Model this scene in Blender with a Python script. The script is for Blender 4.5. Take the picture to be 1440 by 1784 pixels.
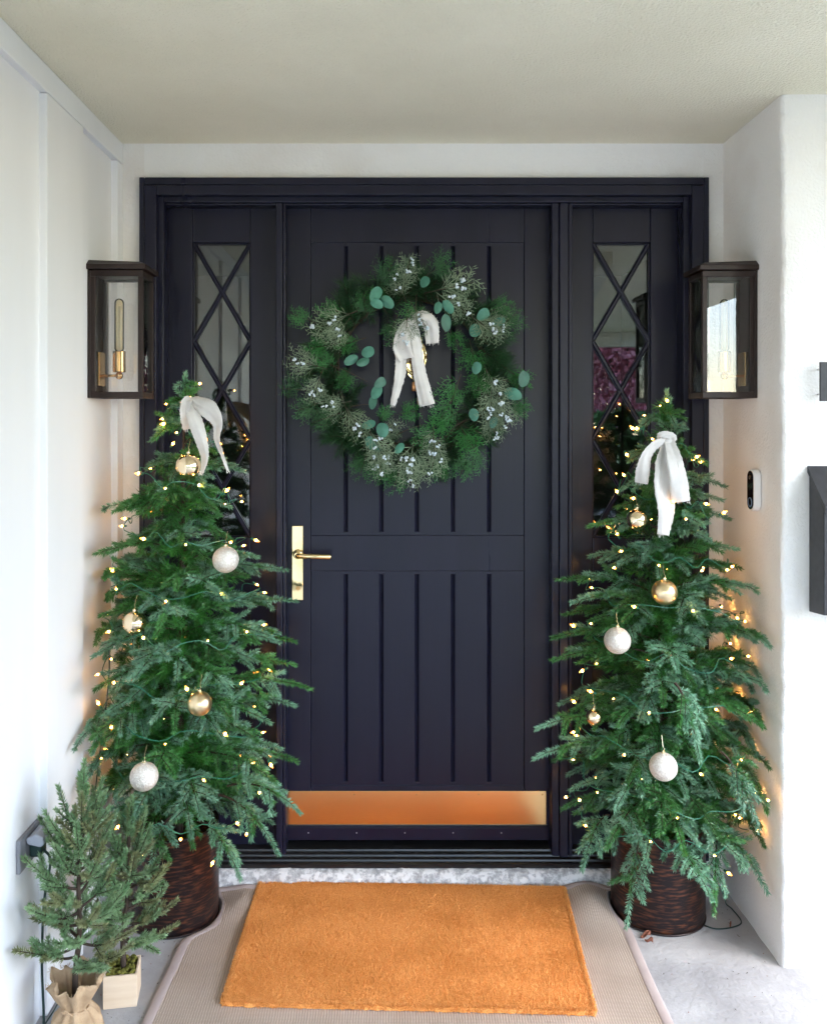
import bpy, bmesh, math, random
import numpy as np
from mathutils import Vector, Matrix

for o in list(bpy.data.objects):
    bpy.data.objects.remove(o)
SC = bpy.context.scene
COL = SC.collection
R = math.radians

# ------------------------------------------------------------------ camera
EYE, F, U0, V0 = 1.65, 1500.0, 680.0, 735.0        # eye height (m), focal length and principal point (photo px)
cam = bpy.data.cameras.new('camera')
cam.sensor_fit = 'HORIZONTAL'
cam.sensor_width = 36.0
cam.lens = F / 1440.0 * 36.0
cam.shift_x = (720 - U0) / 1440.0
cam.shift_y = -(892 - V0) / 1440.0
cam.clip_start, cam.clip_end = 0.05, 400
camo = bpy.data.objects.new('camera', cam)
camo.location = (0, 0, EYE)
camo.rotation_euler = (R(90), 0, 0)
COL.objects.link(camo)
SC.camera = camo
# ------------------------------------------------------------------ sky and sun (bright hazy day, light from behind and right)
SUN_AZ, SUN_EL = R(128), R(45)
world = bpy.data.worlds.new('World')
SC.world = world
world.use_nodes = True
wn = world.node_tree
sky = wn.nodes.new('ShaderNodeTexSky')
sky.sky_type = 'NISHITA'
sky.sun_disc = False
sky.sun_elevation, sky.sun_rotation = SUN_EL, SUN_AZ
sky.dust_density = 1.0
sky.air_density = 1.0
bg = wn.nodes['Background']
wn.links.new(sky.outputs[0], bg.inputs[0])
bg.inputs[1].default_value = 0.15
sun = bpy.data.lights.new('sun', 'SUN')
sun.energy = 0.55
sun.angle = R(40)
sun.color = (1.0, 0.97, 0.93)
suno = bpy.data.objects.new('sun', sun)
sd = Vector((math.sin(SUN_AZ) * math.cos(SUN_EL), math.cos(SUN_AZ) * math.cos(SUN_EL), math.sin(SUN_EL)))
suno.rotation_euler = sd.to_track_quat('Z', 'Y').to_euler()
suno.location = sd * 20
COL.objects.link(suno)
SC.view_settings.view_transform = 'Standard'
SC.view_settings.look = 'None'
SC.view_settings.exposure = 3.08
SC.view_settings.gamma = 1.0
SC.view_settings.use_curve_mapping = False
SC.cycles.max_bounces = 10
SC.cycles.diffuse_bounces = 5
SC.cycles.transparent_max_bounces = 16
SC.cycles.use_denoising = True
SC.cycles.sample_clamp_indirect = 6.0

# ------------------------------------------------------------------ helpers
def px(u, v, Y):
    """photo pixel at real depth Y -> world point"""
    return Vector(((u - U0) * Y / F, Y, EYE - (v - V0) * Y / F))
def ux(u, Y): return (u - U0) * Y / F
def vz(v, Y): return EYE - (v - V0) * Y / F

def tag(o, label=None, cat=None, group=None, kind=None):
    if label: o['label'] = label
    if cat: o['category'] = cat
    if group: o['group'] = group
    if kind: o['kind'] = kind
    return o

def empty(name, loc, label=None, cat=None, group=None):
    o = bpy.data.objects.new(name, None)
    o.location = loc
    o.empty_display_size = 0.05
    COL.objects.link(o)
    return tag(o, label, cat, group)

def link(name, me, parent=None, loc=None, rot=None, scale=None):
    o = bpy.data.objects.new(name, me)
    COL.objects.link(o)
    if parent is not None:
        o.parent = parent
        o.matrix_parent_inverse = Matrix.Translation(-Vector(parent_world(parent)))
    if loc is not None: o.location = loc
    if rot is not None: o.rotation_euler = rot
    if scale is not None: o.scale = scale
    return o

def parent_world(p):
    # every parent is placed by location only (no rotation), its own parent compensated the same way
    return p['_w'] if '_w' in p else tuple(p.location)

class MB:
    """collects verts and faces in world coordinates; build() links ONE mesh object"""
    def __init__(s): s.v = []; s.f = []; s.m = []; s.mi = 0
    def add(s, vs, fs):
        n = len(s.v)
        s.v += [tuple(p) for p in vs]
        s.f += [tuple(i + n for i in f) for f in fs]
        s.m += [s.mi] * len(fs)
        return s
    def box(s, x0, x1, y0, y1, z0, z1):
        x0, x1 = sorted((x0, x1)); y0, y1 = sorted((y0, y1)); z0, z1 = sorted((z0, z1))
        return s.add([(x0, y0, z0), (x1, y0, z0), (x1, y1, z0), (x0, y1, z0), (x0, y0, z1), (x1, y0, z1), (x1, y1, z1), (x0, y1, z1)],
                     [(3, 2, 1, 0), (4, 5, 6, 7), (0, 1, 5, 4), (1, 2, 6, 5), (2, 3, 7, 6), (3, 0, 4, 7)])
    def prism(s, poly, axis, a, b):
        """extrude a 2-D polygon along an axis ('x': poly is (y,z); 'y': (x,z); 'z': (x,y))"""
        def p3(p, t): return {'x': (t, p[0], p[1]), 'y': (p[0], t, p[1]), 'z': (p[0], p[1], t)}[axis]
        n = len(poly)
        vs = [p3(p, a) for p in poly] + [p3(p, b) for p in poly]
        fs = [tuple(range(n))[::-1], tuple(range(n, 2 * n))] + [(i, (i + 1) % n, (i + 1) % n + n, i + n) for i in range(n)]
        return s.add(vs, fs)
    def tube(s, pts, r, n=6, caps=True):
        pts = [Vector(p) for p in pts]
        rr = r if isinstance(r, (list, tuple)) else [r] * len(pts)
        prev = None; vs = []
        for i, p in enumerate(pts):
            d = (pts[min(i + 1, len(pts) - 1)] - pts[max(i - 1, 0)])
            d = d.normalized() if d.length > 1e-9 else Vector((0, 0, 1))
            a = prev - d * prev.dot(d) if prev is not None else d.orthogonal()
            a = a.normalized() if a.length > 1e-6 else d.orthogonal().normalized()
            prev = a
            b = d.cross(a)
            for k in range(n):
                t = 2 * math.pi * k / n
                vs.append(p + (a * math.cos(t) + b * math.sin(t)) * rr[i])
        fs = []
        for i in range(len(pts) - 1):
            for k in range(n):
                fs.append((i * n + k, i * n + (k + 1) % n, (i + 1) * n + (k + 1) % n, (i + 1) * n + k))
        if caps:
            fs.append(tuple(range(n))[::-1]); fs.append(tuple(range((len(pts) - 1) * n, len(pts) * n)))
        return s.add(vs, fs)
    def lathe(s, prof, c, n=40, axis='z', close=False):
        """profile of (radius, height) round an axis through c"""
        c = Vector(c); vs = []
        for r, h in prof:
            for k in range(n):
                t = 2 * math.pi * k / n
                q = {'z': Vector((r * math.cos(t), r * math.sin(t), h)), 'y': Vector((r * math.cos(t), h, r * math.sin(t))), 'x': Vector((h, r * math.cos(t), r * math.sin(t)))}[axis]
                vs.append(c + q)
        fs = [(i * n + k, i * n + (k + 1) % n, (i + 1) * n + (k + 1) % n, (i + 1) * n + k) for i in range(len(prof) - 1) for k in range(n)]
        if close:
            fs.append(tuple(range(n))[::-1]); fs.append(tuple(range((len(prof) - 1) * n, len(prof) * n)))
        return s.add(vs, fs)
    def ball(s, c, r, nu=12, nv=8, sc=(1, 1, 1)):
        prof = [(max(1e-5, r * math.sin(math.pi * i / nv)) , -r * math.cos(math.pi * i / nv)) for i in range(nv + 1)]
        n0 = len(s.v)
        s.lathe(prof, (0, 0, 0), nu)
        for i in range(n0, len(s.v)):
            q = s.v[i]
            s.v[i] = (c[0] + q[0] * sc[0], c[1] + q[1] * sc[1], c[2] + q[2] * sc[2])
        return s
    def mesh(s, name, mats, bevel=0, smooth=False, seg=2):
        me = bpy.data.meshes.new(name)
        me.from_pydata(s.v, [], s.f)
        for m in (mats if isinstance(mats, (list, tuple)) else [mats]): me.materials.append(m)
        me.polygons.foreach_set('material_index', s.m)
        bm = bmesh.new(); bm.from_mesh(me)
        bmesh.ops.recalc_face_normals(bm, faces=bm.faces)
        if bevel:
            bmesh.ops.bevel(bm, geom=bm.edges[:], offset=bevel, segments=seg, affect='EDGES', profile=0.5, clamp_overlap=True)
        bm.to_mesh(me); bm.free()
        if smooth: me.polygons.foreach_set('use_smooth', [True] * len(me.polygons))
        me.update()
        return me
    def build(s, name, mats, parent=None, bevel=0, smooth=False, seg=2):
        """object origin sits at the centre of the base of the shape"""
        a = np.array(s.v); lo, hi = a.min(0), a.max(0)
        c = Vector(((lo[0] + hi[0]) / 2, (lo[1] + hi[1]) / 2, lo[2]))
        s.v = [tuple(Vector(p) - c) for p in s.v]
        o = link(name, s.mesh(name, mats, bevel, smooth, seg), parent)
        o.location = c
        o['_w'] = tuple(c)
        if parent is not None:
            o.matrix_parent_inverse = Matrix.Translation(-Vector(parent_world(parent)))
        return o

def np_mesh(name, quads, mats, tubes=None, midx=None):
    """quads: (n,4,3) array -> mesh of separate quads; tubes: an MB with the wood (material 0)"""
    v = quads.reshape(-1, 3)
    nq = len(quads)
    tv = np.array(tubes.v) if tubes and tubes.v else np.zeros((0, 3))
    tf = tubes.f if tubes else []
    me = bpy.data.meshes.new(name)
    me.vertices.add(len(v) + len(tv))
    me.vertices.foreach_set('co', np.concatenate([v, tv]).astype(np.float32).ravel())
    sizes = [4] * nq + [len(f) for f in tf]
    loops = np.concatenate([np.arange(nq * 4), np.array([i + nq * 4 for f in tf for i in f], dtype=int)]) if tf else np.arange(nq * 4)
    starts = np.concatenate([[0], np.cumsum(sizes)[:-1]])
    me.loops.add(len(loops)); me.loops.foreach_set('vertex_index', loops.astype(np.int32))
    me.polygons.add(len(sizes)); me.polygons.foreach_set('loop_start', starts.astype(np.int32))
    for m in mats: me.materials.append(m)
    mi = np.concatenate([midx if midx is not None else np.ones(nq, int), np.zeros(len(tf), int)])
    me.polygons.foreach_set('material_index', mi.astype(np.int32))
    me.update(calc_edges=True); me.validate()
    return me

def spline(pts, n):
    """Catmull-Rom through pts, n points"""
    P = [Vector(p) for p in pts]
    if len(P) == 2: P = [P[0], P[0].lerp(P[1], .5), P[1]]
    P = [P[0] * 2 - P[1]] + P + [P[-1] * 2 - P[-2]]
    out = []
    for i in range(n):
        t = i / (n - 1) * (len(P) - 3)
        k = min(int(t), len(P) - 4); f = t - k
        a, b, c, d = P[k:k + 4]
        out.append(0.5 * ((2 * b) + (c - a) * f + (2 * a - 5 * b + 4 * c - d) * f * f + (3 * b - a - 3 * c + d) * f ** 3))
    return out

# ------------------------------------------------------------------ materials
def mat(name, col, rough=0.5, metal=0.0, col2=None, nscale=8.0, ndetail=4.0, bump=0.0, bscale=60.0, stretch=(1, 1, 1), spec=0.5, bdist=0.004, rand=0.0, lo=0.35, hi=0.65, sub=0.0, coord='Object', bdetail=3.0, rvar=0.0, rscale=6.0):
    m = bpy.data.materials.new(name); m.use_nodes = True
    nt = m.node_tree; b = nt.nodes['Principled BSDF']
    b.inputs['Base Color'].default_value = (*col, 1)
    b.inputs['Roughness'].default_value = rough
    b.inputs['Metallic'].default_value = metal
    b.inputs['Specular IOR Level'].default_value = spec
    tc = nt.nodes.new('ShaderNodeTexCoord'); mp = nt.nodes.new('ShaderNodeMapping')
    mp.inputs['Scale'].default_value = stretch
    nt.links.new(tc.outputs[coord], mp.inputs[0])
    out = None
    if col2:
        n = nt.nodes.new('ShaderNodeTexNoise'); n.inputs['Scale'].default_value = nscale; n.inputs['Detail'].default_value = ndetail
        nt.links.new(mp.outputs[0], n.inputs['Vector'])
        r = nt.nodes.new('ShaderNodeValToRGB')
        r.color_ramp.elements[0].position, r.color_ramp.elements[1].position = lo, hi
        r.color_ramp.elements[0].color = (*col, 1); r.color_ramp.elements[1].color = (*col2, 1)
        nt.links.new(n.outputs['Fac'], r.inputs[0]); out = r.outputs[0]
    if rand:
        oi = nt.nodes.new('ShaderNodeObjectInfo'); hs = nt.nodes.new('ShaderNodeHueSaturation')
        ma = nt.nodes.new('ShaderNodeMapRange'); ma.inputs[3].default_value = 1 - rand; ma.inputs[4].default_value = 1 + rand
        nt.links.new(oi.outputs['Random'], ma.inputs[0]); nt.links.new(ma.outputs[0], hs.inputs['Value'])
        if out: nt.links.new(out, hs.inputs['Color'])
        else: hs.inputs['Color'].default_value = (*col, 1)
        out = hs.outputs[0]
    if out: nt.links.new(out, b.inputs['Base Color'])
    if bump:
        n2 = nt.nodes.new('ShaderNodeTexNoise'); n2.inputs['Scale'].default_value = bscale; n2.inputs['Detail'].default_value = bdetail
        nt.links.new(mp.outputs[0], n2.inputs['Vector'])
        bp = nt.nodes.new('ShaderNodeBump'); bp.inputs['Strength'].default_value = bump; bp.inputs['Distance'].default_value = bdist
        nt.links.new(n2.outputs['Fac'], bp.inputs['Height']); nt.links.new(bp.outputs[0], b.inputs['Normal'])
    if rvar:
        n3 = nt.nodes.new('ShaderNodeTexNoise'); n3.inputs['Scale'].default_value = rscale; n3.inputs['Detail'].default_value = 6
        nt.links.new(mp.outputs[0], n3.inputs['Vector'])
        m3 = nt.nodes.new('ShaderNodeMapRange'); m3.inputs[1].default_value = .3; m3.inputs[2].default_value = .7; m3.inputs[3].default_value = rough - rvar; m3.inputs[4].default_value = rough + rvar
        nt.links.new(n3.outputs['Fac'], m3.inputs[0]); nt.links.new(m3.outputs[0], b.inputs['Roughness'])
    if sub:
        b.inputs['Subsurface Weight'].default_value = sub
    m.diffuse_color = (*col, 1)
    return m

def glass_mat(name, ior, tint=(1, 1, 1)):
    m = bpy.data.materials.new(name); m.use_nodes = True
    nt = m.node_tree; nt.nodes.remove(nt.nodes['Principled BSDF'])
    t = nt.nodes.new('ShaderNodeBsdfTransparent'); t.inputs[0].default_value = (*tint, 1)
    g = nt.nodes.new('ShaderNodeBsdfGlossy'); g.inputs['Roughness'].default_value = 0.0
    f = nt.nodes.new('ShaderNodeFresnel'); f.inputs[0].default_value = ior
    x = nt.nodes.new('ShaderNodeMixShader')
    nt.links.new(f.outputs[0], x.inputs[0]); nt.links.new(t.outputs[0], x.inputs[1]); nt.links.new(g.outputs[0], x.inputs[2])
    nt.links.new(x.outputs[0], nt.nodes['Material Output'].inputs[0])
    return m

def emit_mat(name, col, strength):
    m = bpy.data.materials.new(name); m.use_nodes = True
    b = m.node_tree.nodes['Principled BSDF']
    b.inputs['Base Color'].default_value = (*col, 1)
    b.inputs['Emission Color'].default_value = (*col, 1)
    b.inputs['Emission Strength'].default_value = strength
    return m

M = {}
M['ceiling'] = mat('stucco_ceiling', (0.78, 0.74, 0.59), .9, col2=(0.83, 0.79, 0.64), nscale=2.5, bump=.85, bscale=125, bdist=.009, bdetail=5)
M['stucco'] = mat('stucco_white', (0.76, 0.715, 0.67), .9, col2=(0.84, 0.82, 0.80), nscale=2.6, ndetail=8, lo=.28, hi=.5, bump=.6, bscale=115, bdist=.006, bdetail=5)
M['panel'] = mat('painted_panel', (0.755, 0.76, 0.78), .55, col2=(0.795, 0.80, 0.82), nscale=4, bump=.08, bscale=25, stretch=(1, 1, .12), bdist=.003)
M['black'] = mat('black_paint', (0.0062, 0.0068, 0.0190), .34, col2=(0.0090, 0.0092, 0.0245), nscale=12, ndetail=7, bump=.22, bscale=70, stretch=(1, 1, .06), bdist=.0022, spec=.33, rvar=.09, rscale=9)
M['sillblack'] = mat('sill_paint', (0.012, 0.012, 0.013), .32, col2=(0.035, 0.033, 0.03), nscale=14, bump=.5, bscale=50, stretch=(.12, 1, 1), bdist=.003, lo=.55, hi=.8)
M['brass'] = mat('polished_brass', (0.90, 0.71, 0.38), .10, 1.0, bump=.04, bscale=14)
M['brass_dull'] = mat('brushed_brass', (1.0, 0.79, 0.43), .21, 1.0, bump=.12, bscale=90, stretch=(.1, 1, 1), bdist=.001)
M['brass_lamp'] = mat('lamp_brass', (0.72, 0.44, 0.17), .25, 1.0)
M['bronze'] = mat('dark_bronze', (0.018, 0.010, 0.009), .38, .3, col2=(0.028, 0.015, 0.013), nscale=30, spec=.5)
M['glass'] = glass_mat('lantern_glass', 1.58)
M['pane'] = glass_mat('window_glass', 1.9, (.82, .86, .84))
M['bulbglass'] = glass_mat('amber_glass', 1.4, (.96, .88, .70))
M['filament'] = mat('filament_white', (.75, .75, .72), .4)
M['steel'] = mat('screw_steel', (.55, .53, .5), .3, 1.0)
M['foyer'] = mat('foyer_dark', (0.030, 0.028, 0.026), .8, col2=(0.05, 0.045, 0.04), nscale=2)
M['concrete'] = mat('concrete', (0.285, 0.28, 0.285), .85, col2=(0.46, 0.455, 0.46), nscale=5.5, ndetail=12, bump=.55, bscale=60, bdist=.005, bdetail=8, lo=.28, hi=.68)
M['rug'] = mat('rug_weave', (0.58, 0.45, 0.355), .95, col2=(0.69, 0.555, 0.455), nscale=3.2, ndetail=6)
M['rugedge'] = mat('rug_border', (0.40, 0.325, 0.305), .9, col2=(0.47, 0.385, 0.365), nscale=9, bump=.3, bscale=300, bdist=.001)
M['coir_dark'] = mat('coir_backing', (0.30, 0.13, 0.04), .95)
def coir_mat():
    m = mat('coir', (0.66, 0.25, 0.050), .95, col2=(0.96, 0.51, 0.17), nscale=420, ndetail=2, lo=.36, hi=.62)
    nt = m.node_tree; b = nt.nodes['Principled BSDF']
    src = b.inputs['Base Color'].links[0].from_socket
    tc = nt.nodes.new('ShaderNodeTexCoord'); n = nt.nodes.new('ShaderNodeTexNoise'); n.inputs['Scale'].default_value = 4.5; n.inputs['Detail'].default_value = 7
    nt.links.new(tc.outputs['Generated'], n.inputs['Vector'])
    r = nt.nodes.new('ShaderNodeValToRGB'); r.color_ramp.elements[0].position, r.color_ramp.elements[1].position = .30, .62
    r.color_ramp.elements[0].color = (.84, .74, .58, 1); r.color_ramp.elements[1].color = (1.0, 1.0, 1.0, 1)
    nt.links.new(n.outputs['Fac'], r.inputs[0])
    mx = nt.nodes.new('ShaderNodeMix'); mx.data_type = 'RGBA'; mx.blend_type = 'MULTIPLY'; mx.inputs[0].default_value = 1
    nt.links.new(src, mx.inputs[6]); nt.links.new(r.outputs[0], mx.inputs[7]); nt.links.new(mx.outputs[2], b.inputs['Base Color'])
    return m
M['coir'] = coir_mat()
M['pot'] = mat('pot_metal', (0.014, 0.008, 0.009), .36, .45, col2=(0.24, 0.080, 0.035), nscale=3.2, ndetail=12, stretch=(.45, .45, 42), lo=.48, hi=.90, bump=.3, bscale=9, bdist=.002)
def pot_coords(m):
    nt = m.node_tree; tc = nt.nodes.new('ShaderNodeTexCoord'); sx = nt.nodes.new('ShaderNodeSeparateXYZ')
    at = nt.nodes.new('ShaderNodeMath'); at.operation = 'ARCTAN2'; cb = nt.nodes.new('ShaderNodeCombineXYZ')
    mz = nt.nodes.new('ShaderNodeMath'); mz.operation = 'MULTIPLY'; mz.inputs[1].default_value = 42
    nt.links.new(tc.outputs['Object'], sx.inputs[0]); nt.links.new(sx.outputs[1], at.inputs[0]); nt.links.new(sx.outputs[0], at.inputs[1])
    nt.links.new(at.outputs[0], cb.inputs[0]); nt.links.new(sx.outputs[2], mz.inputs[0]); nt.links.new(mz.outputs[0], cb.inputs[2])
    for n in nt.nodes:
        if n.type == 'TEX_NOISE': nt.links.new(cb.outputs[0], n.inputs['Vector'])
pot_coords(M['pot'])
M['wood'] = mat('twig_wood', (0.045, 0.028, 0.018), .8)
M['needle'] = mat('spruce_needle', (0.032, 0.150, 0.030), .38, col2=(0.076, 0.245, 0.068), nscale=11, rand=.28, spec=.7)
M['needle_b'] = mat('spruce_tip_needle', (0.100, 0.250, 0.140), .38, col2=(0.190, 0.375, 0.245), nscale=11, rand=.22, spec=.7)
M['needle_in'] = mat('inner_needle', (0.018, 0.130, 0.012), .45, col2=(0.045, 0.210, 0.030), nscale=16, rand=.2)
M['needle_s'] = mat('small_tree_needle', (0.120, 0.235, 0.100), .5, col2=(0.255, 0.375, 0.195), nscale=14, rand=.15)
M['needle_s2'] = mat('small_tree_needle_olive', (0.160, 0.190, 0.075), .5, col2=(0.28, 0.30, 0.15), nscale=14, rand=.15)
M['wire'] = mat('light_wire', (0.020, 0.150, 0.090), .4)
M['bulb'] = emit_mat('warm_bulb', (1.0, 0.50, 0.13), 26.0)
M['bulb_amber'] = emit_mat('amber_bulb_glass', (1.0, 0.32, 0.04), 1.9)
M['gold'] = mat('gold_mirror', (0.92, 0.76, 0.52), .07, 1.0)
M['goldmatte'] = mat('gold_satin', (0.88, 0.69, 0.42), .30, 1.0)
M['glitter'] = mat('glitter', (0.70, 0.63, 0.55), .36, .45, col2=(0.92, 0.88, 0.82), nscale=230, bump=.9, bscale=330, bdist=.004)
M['capmetal'] = mat('ornament_cap', (0.80, 0.66, 0.42), .2, 1.0)
M['ribbon'] = mat('ribbon_cloth', (0.60, 0.58, 0.56), .9, col2=(0.68, 0.66, 0.64), nscale=20, bump=.3, bscale=400, bdist=.001, sub=.0)
M['pine'] = mat('pine_needle', (0.004, 0.028, 0.006), .5, col2=(0.010, 0.062, 0.013), nscale=14, rand=.3)
M['cedar'] = mat('cedar', (0.009, 0.072, 0.012), .5, col2=(0.024, 0.155, 0.028), nscale=14, rand=.35)
M['juniper'] = mat('juniper', (0.125, 0.185, 0.105), .6, col2=(0.24, 0.31, 0.20), nscale=25, rand=.2)
M['berry'] = mat('juniper_berry', (0.42, 0.52, 0.60), .55, col2=(0.66, 0.73, 0.78), nscale=70)
M['euc'] = mat('eucalyptus', (0.030, 0.130, 0.085), .5, col2=(0.060, 0.200, 0.140), nscale=25, rand=.3)
M['copper'] = mat('copper_bell', (0.72, 0.36, 0.16), .28, 1.0)
M['cordred'] = mat('bell_cord', (0.10, 0.012, 0.010), .8)
M['burlap'] = mat('burlap', (0.36, 0.24, 0.14), .95, col2=(0.48, 0.34, 0.21), nscale=30, bump=.8, bscale=260, bdist=.002)
M['pinebox'] = mat('box_wood', (0.66, 0.50, 0.35), .6, col2=(0.74, 0.59, 0.44), nscale=6, stretch=(1, 1, 9), ndetail=6)
M['moss'] = mat('moss', (0.10, 0.10, 0.012), .95, col2=(0.20, 0.18, 0.03), nscale=60)
M['greyplastic'] = mat('grey_plastic', (0.20, 0.205, 0.23), .45)
M['clearplastic'] = mat('cloudy_plastic', (0.36, 0.38, 0.44), .25)
M['plug'] = mat('plug_green', (0.008, 0.035, 0.030), .5)
M['white_plastic'] = mat('white_plastic', (0.78, 0.76, 0.75), .35)
M['gloss_black'] = mat('gloss_black', (0.006, 0.006, 0.007), .08)
M['ring'] = mat('button_ring', (0.16, 0.22, 0.32), .25)
M['mailbox'] = mat('mailbox_metal', (0.020, 0.020, 0.024), .42, col2=(0.030, 0.030, 0.036), nscale=40, spec=.5)
M['lawn'] = mat('lawn', (0.055, 0.105, 0.028), .95, col2=(0.085, 0.14, 0.04), nscale=1.2, ndetail=8)
M['hedge'] = mat('hedge_leaf', (0.045, 0.135, 0.03), .6, col2=(0.08, 0.19, 0.05), nscale=3, rand=.1)
M['pinkleaf'] = mat('pink_leaf', (0.55, 0.17, 0.24), .7, col2=(0.70, 0.32, 0.40), nscale=2, rand=.1)
M['bark'] = mat('bark', (0.09, 0.065, 0.045), .9)
M['deadleaf'] = mat('dead_leaf', (0.24, 0.085, 0.05), .8)
M['rafter'] = mat('rafter_paint', (0.62, 0.60, 0.52), .7)

def weave(m):
    nt = m.node_tree; b = nt.nodes['Principled BSDF']
    tc = nt.nodes.new('ShaderNodeTexCoord')
    hs = []
    for ax, sc in (('X', 42.0), ('Y', 60.0)):
        w = nt.nodes.new('ShaderNodeTexWave'); w.bands_direction = ax; w.inputs['Scale'].default_value = sc; w.inputs['Distortion'].default_value = 1.2
        w.inputs['Detail'].default_value = 2
        nt.links.new(tc.outputs['Object'], w.inputs['Vector']); hs.append(w)
    mu = nt.nodes.new('ShaderNodeMath'); mu.operation = 'MULTIPLY'
    nt.links.new(hs[0].outputs['Fac'], mu.inputs[0]); nt.links.new(hs[1].outputs['Fac'], mu.inputs[1])
    bp = nt.nodes.new('ShaderNodeBump'); bp.inputs['Strength'].default_value = .8; bp.inputs['Distance'].default_value = .003
    nt.links.new(mu.outputs[0], bp.inputs['Height']); nt.links.new(bp.outputs[0], b.inputs['Normal'])
    src = b.inputs['Base Color'].links[0].from_socket
    mx = nt.nodes.new('ShaderNodeMix'); mx.data_type = 'RGBA'; mx.blend_type = 'MULTIPLY'
    mr = nt.nodes.new('ShaderNodeMapRange'); mr.inputs[3].default_value = .62; mr.inputs[4].default_value = 1.1
    nt.links.new(mu.outputs[0], mr.inputs[0])
    mx.inputs[0].default_value = 1
    nt.links.new(src, mx.inputs[6]); nt.links.new(mr.outputs[0], mx.inputs[7]); nt.links.new(mx.outputs[2], b.inputs['Base Color'])
weave(M['rug'])

def flaking():
    """white paint flaking off rough concrete"""
    m = bpy.data.materials.new('flaking_paint'); m.use_nodes = True
    nt = m.node_tree; b = nt.nodes['Principled BSDF']; b.inputs['Roughness'].default_value = .85
    tc = nt.nodes.new('ShaderNodeTexCoord')
    n = nt.nodes.new('ShaderNodeTexNoise'); n.inputs['Scale'].default_value = 34; n.inputs['Detail'].default_value = 12; n.inputs['Roughness'].default_value = .68
    nt.links.new(tc.outputs['Object'], n.inputs['Vector'])
    r = nt.nodes.new('ShaderNodeValToRGB'); e = r.color_ramp.elements
    e[0].position, e[1].position = .47, .53
    e[0].color = (.46, .455, .465, 1); e[1].color = (.68, .67, .67, 1)
    k = r.color_ramp.elements.new(.34); k.color = (.27, .265, .265, 1)
    nt.links.new(n.outputs['Fac'], r.inputs[0]); nt.links.new(r.outputs[0], b.inputs['Base Color'])
    bp = nt.nodes.new('ShaderNodeBump'); bp.inputs['Strength'].default_value = .8; bp.inputs['Distance'].default_value = .006
    nt.links.new(r.outputs[0], bp.inputs['Height']); nt.links.new(bp.outputs[0], b.inputs['Normal'])
    return m
M['flake'] = flaking()

# ------------------------------------------------------------------ the large structure
YB, YD = 3.06, 3.13            # stucco plane round the door, face of the door
XL, XLB = -0.95, -0.972        # faces of the boards and of the recessed panels of the left wall
XR, YP = 1.182, 2.60           # side wall on the right and the front face of the pillar
ZC = 2.64                      # ceiling

MB().box(-60, 60, -110, 20, -.30, -.12).build('ground', M['lawn']).__setitem__('kind', 'structure')
fl = MB().box(-1.3, 4.0, -3.2, 3.5, -.25, 0).build('porch_floor', M['concrete'], bevel=.01)
tag(fl, 'pale grey concrete porch slab under the rug and the pots', 'floor', kind='structure')
tag(MB().box(-60, 60, -13.5, -6.2, -.119, -.108).build('driveway', M['concrete']), kind='structure')

# ceiling: one slab of textured stucco, a slightly wavy edge against the wall; rafters further out
def ceiling():
    root = empty('porch_roof', (0.5, 0.3, ZC), 'beige textured stucco porch ceiling above the black door', 'ceiling')
    root['kind'] = 'structure'
    m = MB()
    m.box(-1.30, 2.75, -3.3, 3.25, ZC, ZC + .18)
    m.build('ceiling_slab', M['ceiling'], root)
    for i, (x0, x1) in enumerate(((-.6, .5), (.3, 1.2), (1.2, 1.9))):
        r = MB(); r.add([(x0, 1.3, ZC - .09), (x0 + .09, 1.3, ZC - .09), (x1 + .09, -3.1, ZC - .09), (x1, -3.1, ZC - .09),
                         (x0, 1.3, ZC - .002), (x0 + .09, 1.3, ZC - .002), (x1 + .09, -3.1, ZC - .002), (x1, -3.1, ZC - .002)],
                        [(3, 2, 1, 0), (4, 5, 6, 7), (0, 1, 5, 4), (1, 2, 6, 5), (2, 3, 7, 6), (3, 0, 4, 7)])
        r.build('rafter', M['rafter'], root)
    MB().box(-1.25, 2.72, -3.26, -3.14, ZC - .16, ZC - .003).build('fascia_beam', M['rafter'], root)
ceiling()
pp = empty('porch_post', (2.62, .4, 0), 'dark square porch post at the open side of the porch', 'post')
MB().box(2.55, 2.69, .33, .47, 0, ZC - .001).build('shaft', M['bronze'], pp, bevel=.006)
MB().box(2.52, 2.72, .30, .50, 0.001, .12).build('plinth', M['bronze'], pp, bevel=.006)

# back wall of stucco round the door frame
FX0, FX1, FZ1 = ux(242, 3.03), ux(1235, 3.03), vz(308, 3.03)     # outer edge of the casing
def back_wall():
    root = empty('back_wall', (0.1, YB + .1, 0), 'white stucco wall strip framing the black door casing', 'wall')
    MB().box(XL - .05, FX0 + .01, YB, YB + .22, 0, ZC).build('stucco_strip', M['stucco'], root)
    MB().box(FX1 - .01, XR + .05, YB, YB + .22, 0, ZC).build('stucco_strip', M['stucco'], root)
    MB().box(FX0 + .0101, FX1 - .0101, YB, YB + .22, FZ1 - .01, ZC).build('stucco_header', M['stucco'], root)
back_wall()

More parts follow.
